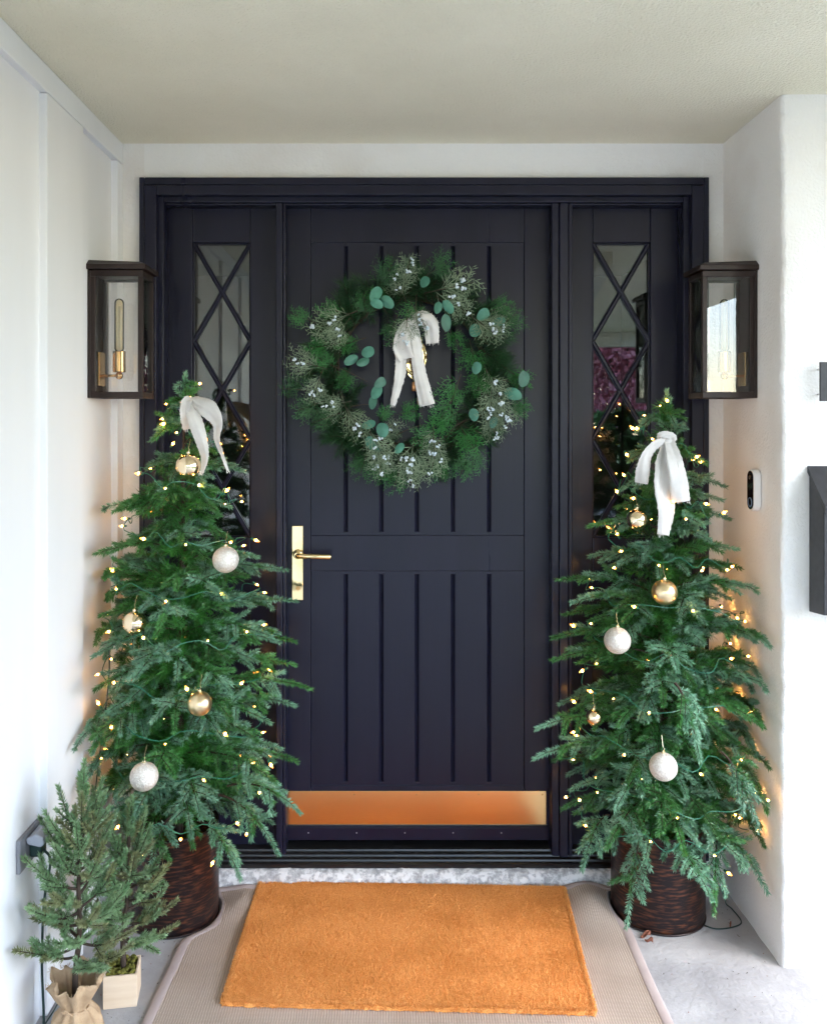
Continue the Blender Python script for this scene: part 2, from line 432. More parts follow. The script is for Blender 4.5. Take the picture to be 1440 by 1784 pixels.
# right: side wall and pillar front in one rounded stucco body
def pillar():
    rng = random.Random(3)
    m = MB(); r = .014; rows = 150; k = 6
    prof = [(XR, YB + .1)] + [(XR, YB - .05 - i * .05) for i in range(8)]
    prof += [(XR + r - r * math.cos(t), YP + r - r * math.sin(t)) for t in [math.pi / 2 * i / k for i in range(k + 1)]]
    prof += [(XR + .06 + i * .25, YP) for i in range(9)]
    n = len(prof)
    vs = []
    for j in range(rows + 1):
        z = -.004 + (ZC + .004) * j / rows
        jx = (math.sin(z * 9.1) + math.sin(z * 23.7 + 1)) * .0010 + rng.uniform(-.0016, .0016)
        for i, (x, y) in enumerate(prof):
            w = 1.0 if 8 <= i <= 8 + k + 1 else .25
            low = .010 * max(0, 1 - z / .05) if j else 0
            vs.append((x + jx * w - (rng.uniform(0, .004) if j == 0 else 0), y - jx * w, z))
    fs = [(j * n + i, j * n + i + 1, (j + 1) * n + i + 1, (j + 1) * n + i) for j in range(rows) for i in range(n - 1)]
    m.add(vs, fs)
    o = m.build('stucco_pillar', M['stucco'], smooth=True)
    tag(o, 'white rough stucco wall corner carrying the doorbell and the mailbox', 'wall')
pillar()

# left: panelled wall, boards 2 cm proud of the panels
def panelled_wall():
    root = empty('panelled_wall', (XL - .05, .2, 0), 'white painted board and panel wall beside the burlap tree', 'wall')
    MB().box(XLB - .12, XLB, -2.7, YB, 0, ZC).build('wall_panel', M['panel'], root)
    MB().box(XLB - .005, XL, -2.7, YB - .001, 2.565, ZC - .001).build('top_trim', M['panel'], root, bevel=.003)
    for y0, y1 in ((2.998, 3.058), (2.383, 2.664), (1.765, 2.045), (1.15, 1.43), (.53, .81), (-.09, .19), (-.71, -.43), (-1.33, -1.05), (-1.95, -1.67)):
        MB().box(XLB - .005, XL + .0005, y0, y1, .004, 2.562).build('batten_board', M['panel'], root, bevel=.0025)
panelled_wall()

# dark room behind the glass
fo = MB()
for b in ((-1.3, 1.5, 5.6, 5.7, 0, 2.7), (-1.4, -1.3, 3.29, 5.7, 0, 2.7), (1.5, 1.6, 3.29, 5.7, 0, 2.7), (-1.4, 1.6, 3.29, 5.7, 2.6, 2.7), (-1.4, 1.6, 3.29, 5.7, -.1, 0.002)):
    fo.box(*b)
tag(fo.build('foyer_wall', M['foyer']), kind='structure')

# ------------------------------------------------------------------ door frame, sidelights, door
def door_frame():
    root = empty('door_frame', (0.12, YB, .06), 'black painted wooden door casing with two slim posts and a worn sill', 'door frame')
    B = M['black']
    Y1, Y2 = 3.03, 3.058
    def bar(name, u0, u1, v0, v1, y, back, bev=.003):
        return MB().box(ux(u0, y), ux(u1, y), y, back, vz(v1, y), vz(v0, y)).build(name, B, root, bevel=bev)
    zb = .10
    def post(name, u0, u1, y, back, v0):
        return MB().box(ux(u0, y), ux(u1, y), y, back, zb, vz(v0, y)).build(name, B, root, bevel=.003)
    # casing: two-step moulding
    post('casing_side', 242, 251, Y1 + .004, 3.25, 308); post('casing_side', 251.3, 272, Y1, 3.25, 322)
    post('casing_side', 1226, 1235, Y1 + .004, 3.25, 308); post('casing_side', 1205, 1225.7, Y1, 3.25, 322)
    bar('casing_head', 251.3, 1225.7, 308.2, 321, Y1 + .004, 3.25); bar('casing_head', 272.4, 1204.6, 321.4, 339, Y1, 3.25)
    # stop moulding
    post('stop_moulding', 273, 285, Y2, 3.24, 340.5); post('stop_moulding', 1190, 1203, Y2, 3.24, 340.5)
    bar('stop_moulding', 285.4, 1189.6, 340.5, 352, Y2, 3.24)
    bar('stop_moulding', 285.4, 1189.6, 352.6, 357, Y2 + .022, 3.24)
    post('stop_moulding', 285.6, 288.5, Y2 + .025, 3.24, 358); post('stop_moulding', 1186, 1189.2, Y2 + .025, 3.24, 358)
    # posts between door and sidelights
    post('door_post', 480.5, 491.5, Y2 + .006, 3.24, 352.8); post('door_post', 492, 497.5, Y2 + .016, 3.24, 352.8)
    post('door_post', 961, 973.5, Y2 + .012, 3.24, 352.8); post('door_post', 974.8, 989.5, Y2 + .002, 3.24, 352.8); post('door_post', 990, 997, Y2 + .012, 3.24, 352.8)
    # sill, ridged and sloping
    x0, x1 = FX0 + .004, FX1 - .004
    poly = [(3.038, .074), (3.036, .088), (3.052, .091), (3.054, .0965), (3.072, .0985), (3.074, .104), (3.095, .106), (3.097, .112), (3.26, .118), (3.26, .074)]
    MB().prism(poly, 'x', x0, x1).build('sill', M['sillblack'], root)
door_frame()

def curb():
    rng = np.random.default_rng(5)
    m = MB(); nx = 260
    x0, x1 = FX0 + .002, FX1 - .002
    prof = [(3.012, -.02), (3.010, .02), (3.013, .045), (3.020, .062), (3.030, .0715), (3.06, .0725), (3.26, .0725)]
    n = len(prof); vs = []
    ph = rng.random(6) * 6
    for i in range(nx + 1):
        x = x0 + (x1 - x0) * i / nx
        for j, (y, z) in enumerate(prof):
            d = .004 * math.sin(x * 31 + ph[j % 6]) + .003 * math.sin(x * 77 + ph[(j + 2) % 6]) + rng.normal(0, .0012)
            vs.append((x, y + (d if j < 5 else 0), z + (d * .7 if 1 < j < 5 else 0)))
    m.add(vs, [(i * n + j, (i + 1) * n + j, (i + 1) * n + j + 1, i * n + j + 1) for i in range(nx) for j in range(n - 1)])
    o = m.build('step_curb', M['flake'], smooth=True)
    tag(o, 'low concrete step with flaking white paint under the black sill', 'step')
curb()

def sidelight(u0, u1, g0, g1, name_label, mirror):
    Y = YD
    x0, x1 = ux(u0, Y), ux(u1, Y); gx0, gx1 = ux(g0, Y), ux(g1, Y)
    zt, zb = vz(354, Y), .112
    gt, gb = vz(422, Y), vz(937, Y)
    pt, pb = vz(994, Y), vz(1385, Y)
    root = empty('sidelight_window', ((x0 + x1) / 2, Y + .02, zb), name_label, 'window')
    B = M['black']
    for a, b in ((x0 - .03, gx0), (gx1, x1 + .03)):
        MB().box(a, b, Y, Y + .04, zb, zt).build('stile', B, root, bevel=.0025)
    for a, b in ((gt, zt), (pt, gb), (zb, pb)):
        MB().box(gx0 + .0008, gx1 - .0008, Y + .0008, Y + .04, a, b).build('rail', B, root, bevel=.0025)
    MB().box(gx0 - .006, gx1 + .006, Y + .016, Y + .035, pb - .006, pt + .006).build('lower_panel', B, root)
    MB().box(gx0 - .004, gx1 + .004, Y + .020, Y + .025, gb - .004, gt + .004).build('glass_pane', M['pane'], root)
    # bead round the glass
    for bx in ((gx0 + .0002, gx0 + .006, gb, gt), (gx1 - .006, gx1 - .0002, gb, gt), (gx0 + .0062, gx1 - .0062, gt - .006, gt - .0002), (gx0 + .0062, gx1 - .0062, gb + .0002, gb + .006)):
        MB().box(bx[0], bx[1], Y + .010, Y + .0195, bx[2], bx[3]).build('glazing_bead', B, root, bevel=.002)
    # diagonal bars: three X crossings
    step = (gt - gb) / 3
    for k in range(3):
        za, zc = gt - k * step, gt - (k + 1) * step
        for s in (0, 1):
            A = Vector((gx0 + .004, 0, za - .004)); C = Vector((gx1 - .004, 0, zc + .004))
            if s: A.x, C.x = C.x, A.x
            d = (C - A).normalized(); n = Vector((-d.z, 0, d.x))
            h, yo = .0082, Y + .006 + (.0016 if s else 0)
            m = MB()
            prof = [(-h, .0135), (-h, .005), (-h * .35, 0), (h * .35, 0), (h, .005), (h, .0135)]
            vs = [P + n * a + Vector((0, yo + b - (.0016 if s else 0) * (b > .01), 0)) for P in (A, C) for a, b in prof]
            m.add(vs, [tuple(range(6)), tuple(range(6, 12))] + [(i, (i + 1) % 6, (i + 1) % 6 + 6, i + 6) for i in range(6)])
            m.build('diagonal_muntin', B, root)
sidelight(288, 484, 335, 436, 'black sidelight with diamond bars behind the tree near the panelled wall', False)
sidelight(994, 1189, 1032, 1133, 'black sidelight with diamond bars reflecting a pink tree and sky', True)

def front_door():
    Y = YD; B = M['black']
    x0, x1 = ux(499, Y), ux(960.5, Y)
    zt, zb = vz(355, Y), .128
    root = empty('front_door', ((x0 + x1) / 2, Y + .03, zb), 'black plank front door with brass lever and kick plate', 'door')
    s0, s1 = ux(541, Y), ux(913, Y)
    tr, mt, mb, br = vz(422, Y), vz(933, Y), vz(995, Y), vz(1369, Y)
    for a, b in ((x0, s0), (s1, x1)):
        MB().box(a, b, Y, Y + .05, zb, zt).build('stile', B, root, bevel=.002)
    for a, b in ((tr, zt), (mb, mt), (zb, br)):
        MB().box(s0 + .0006, s1 - .0006, Y + .0012, Y + .05, a, b).build('rail', B, root, bevel=.002)
    us = [ux(u, Y) for u in (541, 602, 664, 726, 789, 852, 913)]
    lip = .0125
    for a, b in ((mt, tr), (br, mb)):
        MB().box(s0 - .004, s1 + .004, Y + .018, Y + .045, a - .004, b + .004).build('back_panel', B, root)
        for i in range(6):
            c = .0075
            l, r = us[i] + (.0008 if i else .0007), us[i + 1] - (.0008 if i < 5 else .0007)
            yf = Y + .0045
            cl, cr = (c if i else .0015), (c if i < 5 else .0015)
            poly = [(l, yf + .013), (l, yf + cl), (l + cl, yf), (r - cr, yf), (r, yf + cr), (r, yf + .013)]
            MB().prism(poly, 'z', a + .0006, b - .0006).build('plank', B, root)
        for i in range(1, 6):
            for q0, q1 in ((a + .0005, a + lip), (b - lip, b - .0005)):
                MB().box(us[i] - .0085, us[i] + .0085, Y + .0043, Y + .016, q0, q1).build('groove_stop', B, root, bevel=.0012)
    # weather strip with screws
    ws = MB().prism([(Y - .014, zb + .008), (Y - .014, zb + .05), (Y - .006, zb + .058), (Y - .0005, zb + .058), (Y - .0005, zb + .008)], 'x', x0 + .004, x1 - .012).build('weather_strip', B, root)
    for u in (537, 621, 705, 789, 873):
        MB().ball((ux(u, Y - .014), Y - .0145, zb + .034), .0026, 10, 6).build('screw', M['steel'], ws, smooth=True)
    # kick plate
    k0, k1 = ux(500.5, Y - .002), ux(951, Y - .002)
    kp = MB().box(k0, k1, Y - .0025, Y - .0004, vz(1448, Y), vz(1378, Y)).build('kick_plate', M['brass_dull'], root, bevel=.0006, seg=1)
    kp['label'] = 'brushed brass kick plate mirroring the orange doormat'
    for u in (617, 725, 833, 944):
        MB().ball((ux(u, Y), Y - .003, vz(1384, Y)), .0026, 10, 6).build('screw', M['brass_lamp'], kp, smooth=True)
    # lever handle
    a0, a1, b0, b1 = ux(508, Y - .01), ux(528, Y - .01), vz(1046, Y - .01), vz(916, Y - .01)
    hp = MB().box(a0, a1, Y - .011, Y - .0002, b0, b1).build('handle_plate', M['brass'], root, bevel=.0022, seg=3)
    cx, cz = ux(518, Y - .03), vz(967, Y - .03)
    MB().lathe([(.0001, -.011), (.017, -.011), (.018, -.013), (.0155, -.018), (.0115, -.020), (.0105, -.05), (.0001, -.05)], (cx, Y, cz), 28, 'y').build('rosette', M['brass'], hp, smooth=False)
    yl = Y - .052
    pts = [(cx, Y - .020, cz), (cx, yl + .010, cz), (cx + .004, yl + .002, cz), (cx + .012, yl, cz), (ux(574, yl), yl, vz(970, yl)), (ux(577, yl), yl, vz(970, yl))]
    MB().tube(pts, [.0095, .0095, .0095, .0095, .0105, .0085], 18).build('lever', M['brass'], hp, smooth=True)
    MB().lathe([(.0001, -.0125), (.008, -.0125), (.008, -.011)], (cx, Y, vz(1024, Y)), 20, 'y').build('lock_cylinder', M['brass_lamp'], hp)
    # knocker behind the bow
    kx, ky = ux(722, Y - .02), Y
    zc = vz(620, Y)
    poly = []
    for t in range(48):
        a = 2 * math.pi * t / 48
        rx = .040 * (1 + .14 * math.cos(4 * a)); rz = .088 * (1 + .05 * math.cos(8 * a))
        poly.append((kx + rx * math.cos(a), zc + rz * math.sin(a)))
    kn = MB().prism(poly, 'y', Y - .004, Y + .003).build('knocker', M['brass'], root, bevel=.001, seg=1)
    MB().tube([(kx + .040 * math.cos(t), Y - .022, zc - .004 + .062 * math.sin(t)) for t in [2 * math.pi * i / 40 for i in range(41)]], .0055, 10).build('knocker_ring', M['brass'], kn, smooth=True)
    MB().ball((kx, Y - .012, zc + .058), .016, 18, 12).build('knocker_boss', M['brass'], kn, smooth=True)
front_door()

# ------------------------------------------------------------------ wall lanterns
def lantern(wx, s, label):
    """s = +1: hangs on the left wall and sticks out to +x; -1: on the right wall"""
    Bz = M['bronze']
    y0, y1 = (2.76, 2.893) if s > 0 else (2.772, 2.905)
    D = .178                                   # how far it stands out
    z0, z1 = 1.727, 2.138
    root = empty('wall_lantern', (wx, (y0 + y1) / 2, z0), label, 'lantern', 'wall lanterns beside the door')
    X = lambda d: wx + s * d
    t = .016
    MB().box(X(.0005), X(.010), y0, y1, z0, z1).build('back_plate', Bz, root, bevel=.002)
    posts = ((.0103, .026, y0, y0 + t), (.0103, .026, y1 - t, y1), (D - t, D, y0, y0 + t), (D - t, D, y1 - t, y1))
    for a, b, p, q in posts:
        MB().box(X(a), X(b), p, q, z0 + .0202, z1 - .0202).build('corner_post', Bz, root, bevel=.002)
    for z, h in ((z0, z0 + .02), (z1 - .02, z1)):
        MB().box(X(.0103), X(D), y0, y0 + t, z, h).build('rail', Bz, root, bevel=.002)
        MB().box(X(.0103), X(D), y1 - t, y1, z, h).build('rail', Bz, root, bevel=.002)
        MB().box(X(D - t), X(D), y0 + t + .0003, y1 - t - .0003, z, h).build('rail', Bz, root, bevel=.002)
    MB().box(X(.0103), X(D - t - .0003), y0 + t + .0003, y1 - t - .0003, z1 - .012, z1 - .002).build('inner_lid', Bz, root)
    # roof cap, sloping up towards the wall and overhanging
    o = .012
    a, b = X(-.0005 + .001), X(D + o)
    lowz, hz = z1 + .001, z1 + .022
    m = MB()
    vs = [(a, y0 - o, lowz), (b, y0 - o, lowz), (b, y1 + o, lowz), (a, y1 + o, lowz),
          (a, y0 - o, lowz + .016), (b, y0 - o, lowz + .016), (b, y1 + o, lowz + .016), (a, y1 + o, lowz + .016),
          (a, y0 + .01, hz + .012), (X(D - .012), y0 + .01, hz + .006), (X(D - .012), y1 - .01, hz + .006), (a, y1 - .01, hz + .012)]
    m.add(vs, [(3, 2, 1, 0), (0, 1, 5, 4), (1, 2, 6, 5), (2, 3, 7, 6), (3, 0, 4, 7), (4, 5, 9, 8), (5, 6, 10, 9), (6, 7, 11, 10), (7, 4, 8, 11), (8, 9, 10, 11)])
    m.build('roof_cap', Bz, root, bevel=.0015)
    # panes
    G = M['glass']
    zi, zj = z0 + .018, z1 - .018
    for (xa, xb, ya, yb) in ((.024, D - t + .002, y0 + .006, y0 + .009), (.024, D - t + .002, y1 - .009, y1 - .006), (D - .009, D - .006, y0 + t - .002, y1 - t + .002)):
        MB().box(X(xa), X(xb), ya, yb, zi, zj).build('glass_pane', G, root)
    # brass arm with a tube bulb
    yc = (y0 + y1) / 2
    bp = MB().box(X(.0105), X(.026), yc - .028, yc + .028, 1.768, 1.878).build('arm_plate', M['brass_lamp'], root, bevel=.001)
    bx = X(.082)
    MB().tube([(X(.0255), yc, 1.802), (bx, yc, 1.802)], .0045, 12).build('arm', M['brass_lamp'], bp, smooth=True)
    MB().ball((bx, yc, 1.802), .0125, 18, 12).build('knuckle', M['brass_lamp'], bp, smooth=True)
    MB().lathe([(.0001, 1.813), (.0195, 1.813), (.0205, 1.815), (.0205, 1.880), (.0195, 1.882), (.0001, 1.882)], (bx, yc, 0), 28).build('socket', M['brass_lamp'], bp)
    prof = [(.0001, 1.8825), (.012, 1.8825), (.0155, 1.89)] + [(.0155, 1.89 + .15 * i / 4) for i in range(1, 5)] + [(.0155 * math.cos(t), 2.04 + .0155 * math.sin(t)) for t in [math.pi / 2 * i / 6 for i in range(1, 7)]]
    bb = MB().lathe(prof, (bx, yc, 0), 24).build('tube_bulb', M['bulbglass'], root, smooth=True)
    MB().tube([(bx - .003, yc, 1.884), (bx - .003, yc, 2.03), (bx + .003, yc, 2.03), (bx + .003, yc, 1.884)], .0028, 8).build('filament', M['filament'], bb, smooth=True)
lantern(XLB, 1, 'dark bronze glass lantern with brass arm on the white panelled wall')
lantern(XR, -1, 'dark bronze glass lantern mirroring blue sky, above the white doorbell')

# ------------------------------------------------------------------ foliage machinery
rng = np.random.default_rng(11)
def unit(v): return v / (np.linalg.norm(v) + 1e-9)

def needle_quads(pts, n, nl, w, a0=58, a1=22, flat=.8, up=None, start=0.0):
    """needles along a polyline pts (k,3): (n,4,3) thin diamonds"""
    pts = np.asarray(pts, float)
    seg = np.linalg.norm(np.diff(pts, axis=0), axis=1); cum = np.concatenate([[0], np.cumsum(seg)])
    t = start + (1 - start) * (np.arange(n) + rng.random(n)) / n
    s = t * cum[-1]
    i = np.clip(np.searchsorted(cum, s, side='right') - 1, 0, len(seg) - 1)
    f = ((s - cum[i]) / np.maximum(seg[i], 1e-9))[:, None]
    base = pts[i] * (1 - f) + pts[i + 1] * f
    d = (pts[i + 1] - pts[i]) / np.maximum(seg[i], 1e-9)[:, None]
    upv = np.array([0, 0, 1.0]) if up is None else np.asarray(up, float)
    side = np.cross(d, upv); side /= np.maximum(np.linalg.norm(side, axis=1), 1e-6)[:, None]
    nu = np.cross(side, d)
    phi = rng.random(n) * 2 * np.pi
    rad = np.cos(phi)[:, None] * side + flat * np.sin(phi)[:, None] * nu
    rad /= np.linalg.norm(rad, axis=1)[:, None]
    ang = np.radians(a0 + (a1 - a0) * t ** 1.5 + rng.normal(0, 7, n))[:, None]
    q = d * np.cos(ang) + rad * np.sin(ang)
    L = (nl * (.75 + .35 * rng.random(n)))[:, None]
    wv = np.cross(q, rng.normal(size=(n, 3))); wv /= np.linalg.norm(wv, axis=1)[:, None]
    mid = base + q * L * .45
    return np.stack([base, mid + wv * w / 2, base + q * L, mid - wv * w / 2], axis=1)

def bend(p, d, L, sag, k=5):
    """short polyline from p along d, sagging"""
    p = np.asarray(p, float); d = unit(np.asarray(d, float))
    t = np.linspace(0, 1, k)[:, None]
    return p + d * t * L + np.array([0, 0, -1.0]) * sag * (t ** 2)

def bough(base, tip, sag, fingers, fl, nl, w, nper, inner=True, tip_fl=None, droop=.25, clamp=lambda v: v, light=.5):
    """one bough: stem from the trunk to the tip with side fingers; returns quads, midx, wood(MB)"""
    base = np.asarray(base, float); tip = np.asarray(tip, float)
    t = np.linspace(0, 1, 9)[:, None]
    hump = np.array([0, 0, 1.0]) * sag * 4 * t * (1 - t)
    stem = clamp(base * (1 - t) + tip * t + hump)
    L = np.linalg.norm(tip - base)
    Q, MI = [], []
    wood = MB(); wood.tube([tuple(p) for p in stem], [.0042 - .0022 * i / 8 for i in range(9)], 4, caps=False)
    if inner:
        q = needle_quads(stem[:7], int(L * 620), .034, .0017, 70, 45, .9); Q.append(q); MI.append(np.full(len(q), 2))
    d_end = unit(stem[-1] - stem[-3])
    # terminal finger
    def add_finger(p, d, l, s):
        f = clamp(bend(p, d, l, s * l))
        q = needle_quads(f, max(12, int(nper * l / .07)), nl, w, 62, 30); Q.append(q); MI.append(np.full(len(q), 3 if rng.random() < light else 1))
        wood.tube([tuple(x) for x in f[::2]], [.0018, .0014, .0008], 3, caps=False)
    add_finger(stem[-1], d_end, tip_fl or fl, droop * .6)
    q = needle_quads(stem[4:], int(L * .55 / .07 * nper * .8), nl, w); Q.append(q); MI.append(np.ones(len(q), int))
    up0 = np.array([0, 0, 1.0])
    for i in range(fingers):
        s = .30 + .68 * (i + rng.random() * .6) / fingers
        k = min(int(s * 8), 7); f = s * 8 - k
        p = stem[k] * (1 - f) + stem[k + 1] * f
        d = unit(stem[k + 1] - stem[k])
        side = unit(np.cross(d, up0)) * (1 if i % 2 else -1)
        a = R(rng.uniform(32, 58))
        v = d * math.cos(a) + side * math.sin(a) + up0 * rng.normal(.05, .28)
        add_finger(p, v, fl * rng.uniform(.65, 1.15) * (1.12 - .35 * s), droop * rng.uniform(.3, 1.5))
    return np.concatenate(Q), np.concatenate(MI), wood

def clampf(v, xw, s, ymax):
    """keep foliage clear of the side wall (swing it forward) and of the door"""
    v = v.copy()
    over = (xw - v[..., 0]) * s                     # s=+1: the wall is to the left (x must stay > xw)
    o = np.maximum(over, 0)
    v[..., 0] += s * (o + .22 * o * 0)
    v[..., 0] += s * np.minimum(o, .05) * .3
    v[..., 1] -= o * .9
    b = np.maximum(v[..., 1] - ymax, 0)
    v[..., 1] -= b * .92
    v[..., 2] = np.maximum(v[..., 2], .02)
    return v

def add_boughs(root, items, mats, name='bough'):
    for (q, mi, wood) in items:
        wv = np.array(wood.v)
        c = wv[0].copy()
        wood.v = [tuple(p - c) for p in wv]
        me = np_mesh(name, q - c, mats, wood, mi)
        o = link(name, me, root)
        o.location = tuple(c); o['_w'] = tuple(c)

def prof_fn(vs, rs, cx, Y):
    z = np.array([EYE - (v - V0) * Y / F for v in vs])[::-1]; r = np.array([p * Y / F for p in rs])[::-1]
    return lambda zz: float(np.interp(zz, z, r)), z[0], z[-1]

def big_tree(cx, cy, prof, N, wall, s, label, pot_r, pot_h, droopers, lean=0.0):
    Rz, zlo, zhi = prof
    root = empty('spruce_tree', (cx, cy, .05), label, 'christmas tree', 'spruce trees flanking the door')
    axis = lambda z: np.array([cx + lean * max(0, z - .3), cy, z])
    tr = MB(); tr.tube([tuple(axis(z)) for z in np.linspace(.05, zhi - .05, 12)], [.016 - .012 * i / 11 for i in range(12)], 8)
    tr.build('trunk', M['wood'], root, smooth=True)
    clamp = lambda v: clampf(v, wall + s * .012, s, 2.985)
    zz = np.linspace(zlo, zhi - .04, 400)
    wts = np.array([Rz(z) + .03 for z in zz]); cdf = np.cumsum(wts) / wts.sum()
    items = []
    for i in range(N):
        z = float(np.interp((i + .5) / N, cdf, zz))
        tier = .118
        z = z * .68 + .32 * (round((z - zlo) / tier) * tier + zlo) + rng.normal(0, .012)
        az = i * 2.39996 + rng.normal(0, .25)
        if math.sin(az) > .55 and rng.random() < .5: continue           # fewer at the back, against the door
        r = Rz(z) * (rng.uniform(.62, 1.0) if rng.random() < .55 else rng.uniform(.9, 1.2))
        if rng.random() < .05: r *= 1.15
        h = (z - zlo) / (zhi - zlo)
        dirv = np.array([math.cos(az), math.sin(az), 0])
        tip = axis(z) + dirv * r
        rise = (.04 + .22 * h) * r * 1.2 + rng.normal(0, .012)
        base = axis(z - rise)
        tip = tip + (base - tip) * min(.3, .045 / max(r, .05))
        fl = .058 + .034 * min(1, r / .3)
        nf = int(3 + r * 21)
        items.append(bough(base, tip, .015 + .03 * r, nf, fl, .0185, .0023, 185, droop=.12 if h > .35 else .24, clamp=clamp, light=rng.choice((.1, .4, .9)) if h > .6 else rng.choice((.2, .6, .95))))
    # bright fine needles filling the heart of the tree
    fq = []
    for i in range(190):
        z = float(np.interp(rng.random(), cdf, zz)); az = rng.random() * 6.283
        p = axis(z); r = max(.05, Rz(z) * rng.uniform(.45, .72))
        d = np.array([math.cos(az), math.sin(az), rng.normal(.25, .3)])
        fq.append(needle_quads(clamp(bend(p, d, r, .02)), int(r * 900), .034, .0018, 72, 40, .95, start=.1))
    fq = np.concatenate(fq); c0 = np.array([cx, cy, .05])
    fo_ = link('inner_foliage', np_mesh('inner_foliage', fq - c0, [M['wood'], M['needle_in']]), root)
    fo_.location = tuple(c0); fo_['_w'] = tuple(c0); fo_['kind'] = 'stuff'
    # leader
    top = axis(zhi - .16)
    items.append(bough(top, axis(zhi - .06) + np.array([.004, -.01, 0]), 0, 5, .055, .0175, .0023, 170, droop=.05))
    for (u, v, Y, u2, v2, Y2) in droopers:
        a, b = px(u, v, Y), px(u2, v2, Y2)
        items.append(bough(tuple(a), tuple(b), .02, 7, .080, .0185, .0023, 185, inner=False, droop=.45, clamp=clamp, light=.85))
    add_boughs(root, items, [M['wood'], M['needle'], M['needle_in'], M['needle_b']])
    return root, axis, clamp

def pot(cx, cy, r, h, label):
    root = empty('metal_pot', (cx, cy, 0), label, 'pot', 'round metal pots under the spruce trees')
    t = .004
    prof = [(.001, .003), (r * .985 - .004, .003), (r * .985, .007), (r * .992, .02), (r, .03), (r, h * .5), (r * .995, h - .008), (r * 1.004, h - .004), (r * 1.004, h), (r - t, h), (r - t, .02), (.001, .02)]
    MB().lathe(prof, (cx, cy, 0), 72).build('pot_shell', M['pot'], root, smooth=True)
    MB().lathe([(.001, h * .72), (r - t - .002, h * .70)], (cx, cy, 0), 36).build('pot_fill', M['moss'], root)
    MB().tube([(cx + r * .992 * math.cos(a), cy + r * .992 * math.sin(a), .006) for a in [2 * math.pi * i / 60 for i in range(61)]], .0035, 6, caps=False).build('base_rim', M['bronze'], root, smooth=True)

TLX, TLY = ux(312, 2.875), 2.875
TRX, TRY = ux(1148, 2.895), 2.895
pot(ux(306, 2.88), 2.88, .142, .315, 'copper streaked dark pot behind the wooden box tree')
pot(ux(1145, 2.905), 2.905, .153, .312, 'dark brown metal pot beside the stucco wall corner')

profL = prof_fn([648, 700, 770, 810, 890, 970, 1030, 1090, 1200, 1310, 1380, 1415], [6, 22, 64, 84, 112, 122, 156, 160, 172, 170, 156, 135], 0, 2.875)
profR = prof_fn([678, 720, 780, 850, 950, 1030, 1100, 1200, 1290, 1370, 1420, 1448], [6, 26, 56, 88, 108, 150, 158, 168, 184, 182, 168, 145], 0, 2.895)
treeL, axL, clL = big_tree(TLX, TLY, profL, 142, XL + .012, 1, 'lit artificial spruce in the copper streaked pot by the panelled wall', .14, .31,
    [(380, 1385, 2.78, 455, 1440, 2.70), (395, 1370, 2.80, 485, 1385, 2.72), (300, 1420, 2.76, 270, 1480, 2.66), (345, 1430, 2.78, 395, 1480, 2.70)], lean=.012)
treeR, axR, clR = big_tree(TRX, TRY, profR, 142, XR - .012, -1, 'lit artificial spruce in the plain dark pot by the stucco corner', .153, .31,
    [(1120, 1440, 2.74, 1098, 1555, 2.68), (1250, 1440, 2.78, 1245, 1530, 2.70), (1230, 1430, 2.76, 1305, 1500, 2.68), (1060, 1420, 2.80, 1030, 1462, 2.72), (1175, 1190, 2.56, 1205, 1262, 2.52), (1255, 1310, 2.62, 1300, 1385, 2.56)], lean=.010)

# ------------------------------------------------------------------ strings of lights
bulb_me = None
def bulb_mesh():
    m = MB(); m.mi = 0
    m.lathe([(.0001, -.012), (.0036, -.012), (.0038, -.002), (.003, 0)], (0, 0, 0), 8)
    m.mi = 1
    m.lathe([(.0036, .006), (.0036, .0088)], (0, 0, 0), 8)
    m.mi = 2
    m.lathe([(.0026, .0001), (.0036, .006)], (0, 0, 0), 8)
    m.lathe([(.0036, .0088), (.0020, .015), (.0001, .019)], (0, 0, 0), 8)
    return m.mesh('bulb', [M['wire'], M['bulb'], M['bulb_amber']], smooth=True)
bulb_me = bulb_mesh()

def light_string(axis, prof, clamp, turns, n, label, seed, tail, extra):
    r = random.Random(seed)
    Rz, zlo, zhi = prof
    c = axis(zlo)
    root = empty('light_string', tuple(c), label, 'string lights', 'strings of warm lights on the spruce trees')
    pts = []; K = turns * 26
    for i in range(K + 1):
        t = i / K
        z = zhi - .05 - (zhi - .05 - zlo - .02) * t ** .85
        a = t * turns * 2 * math.pi + 1.1
        rad = Rz(z) * (.74 + .16 * r.random()) + .006
        p = axis(z) + np.array([math.cos(a) * rad, math.sin(a) * rad, r.uniform(-.028, .022)])
        pts.append(clamp(p[None])[0])
    sp = spline([tuple(p) for p in pts], K * 3)
    MB().tube(sp, .0015, 4, caps=False).build('wire', M['wire'], root)
    # bulbs along the wire, denser on the front half that catches the eye
    spots = []
    for i in range(n):
        k = int((i + .5) / n * (len(sp) - 1))
        spots.append(np.array(sp[k]))
    for p in spots:
        ax = axis(p[2]); o = p - ax; o[2] = 0
        d = unit(o)
        q = p + d * r.uniform(.0, .032) + np.array([0, 0, r.uniform(-.01, .01)])
        q = clamp(q[None])[0]
        v = Vector((d[0] + r.uniform(-.6, .6), d[1] + r.uniform(-.6, .6), r.uniform(-.6, .9))).normalized()
        b = link('bulb', bulb_me, root)
        b.location = tuple(q); b.rotation_euler = v.to_track_quat('Z', 'Y').to_euler()
        s = r.uniform(.65, 1.15); b.scale = (s, s, s)
    for (u, v, Y) in extra:
        b = link('bulb', bulb_me, root); b.location = px(u, v, Y)
        b.rotation_euler = Vector((r.uniform(-.7, .7), -.6, r.uniform(-.8, .8))).to_track_quat('Z', 'Y').to_euler()
    if tail:
        MB().tube(spline(tail, 60), .0022, 6).build('tail_wire', M['plug'], root, smooth=True)
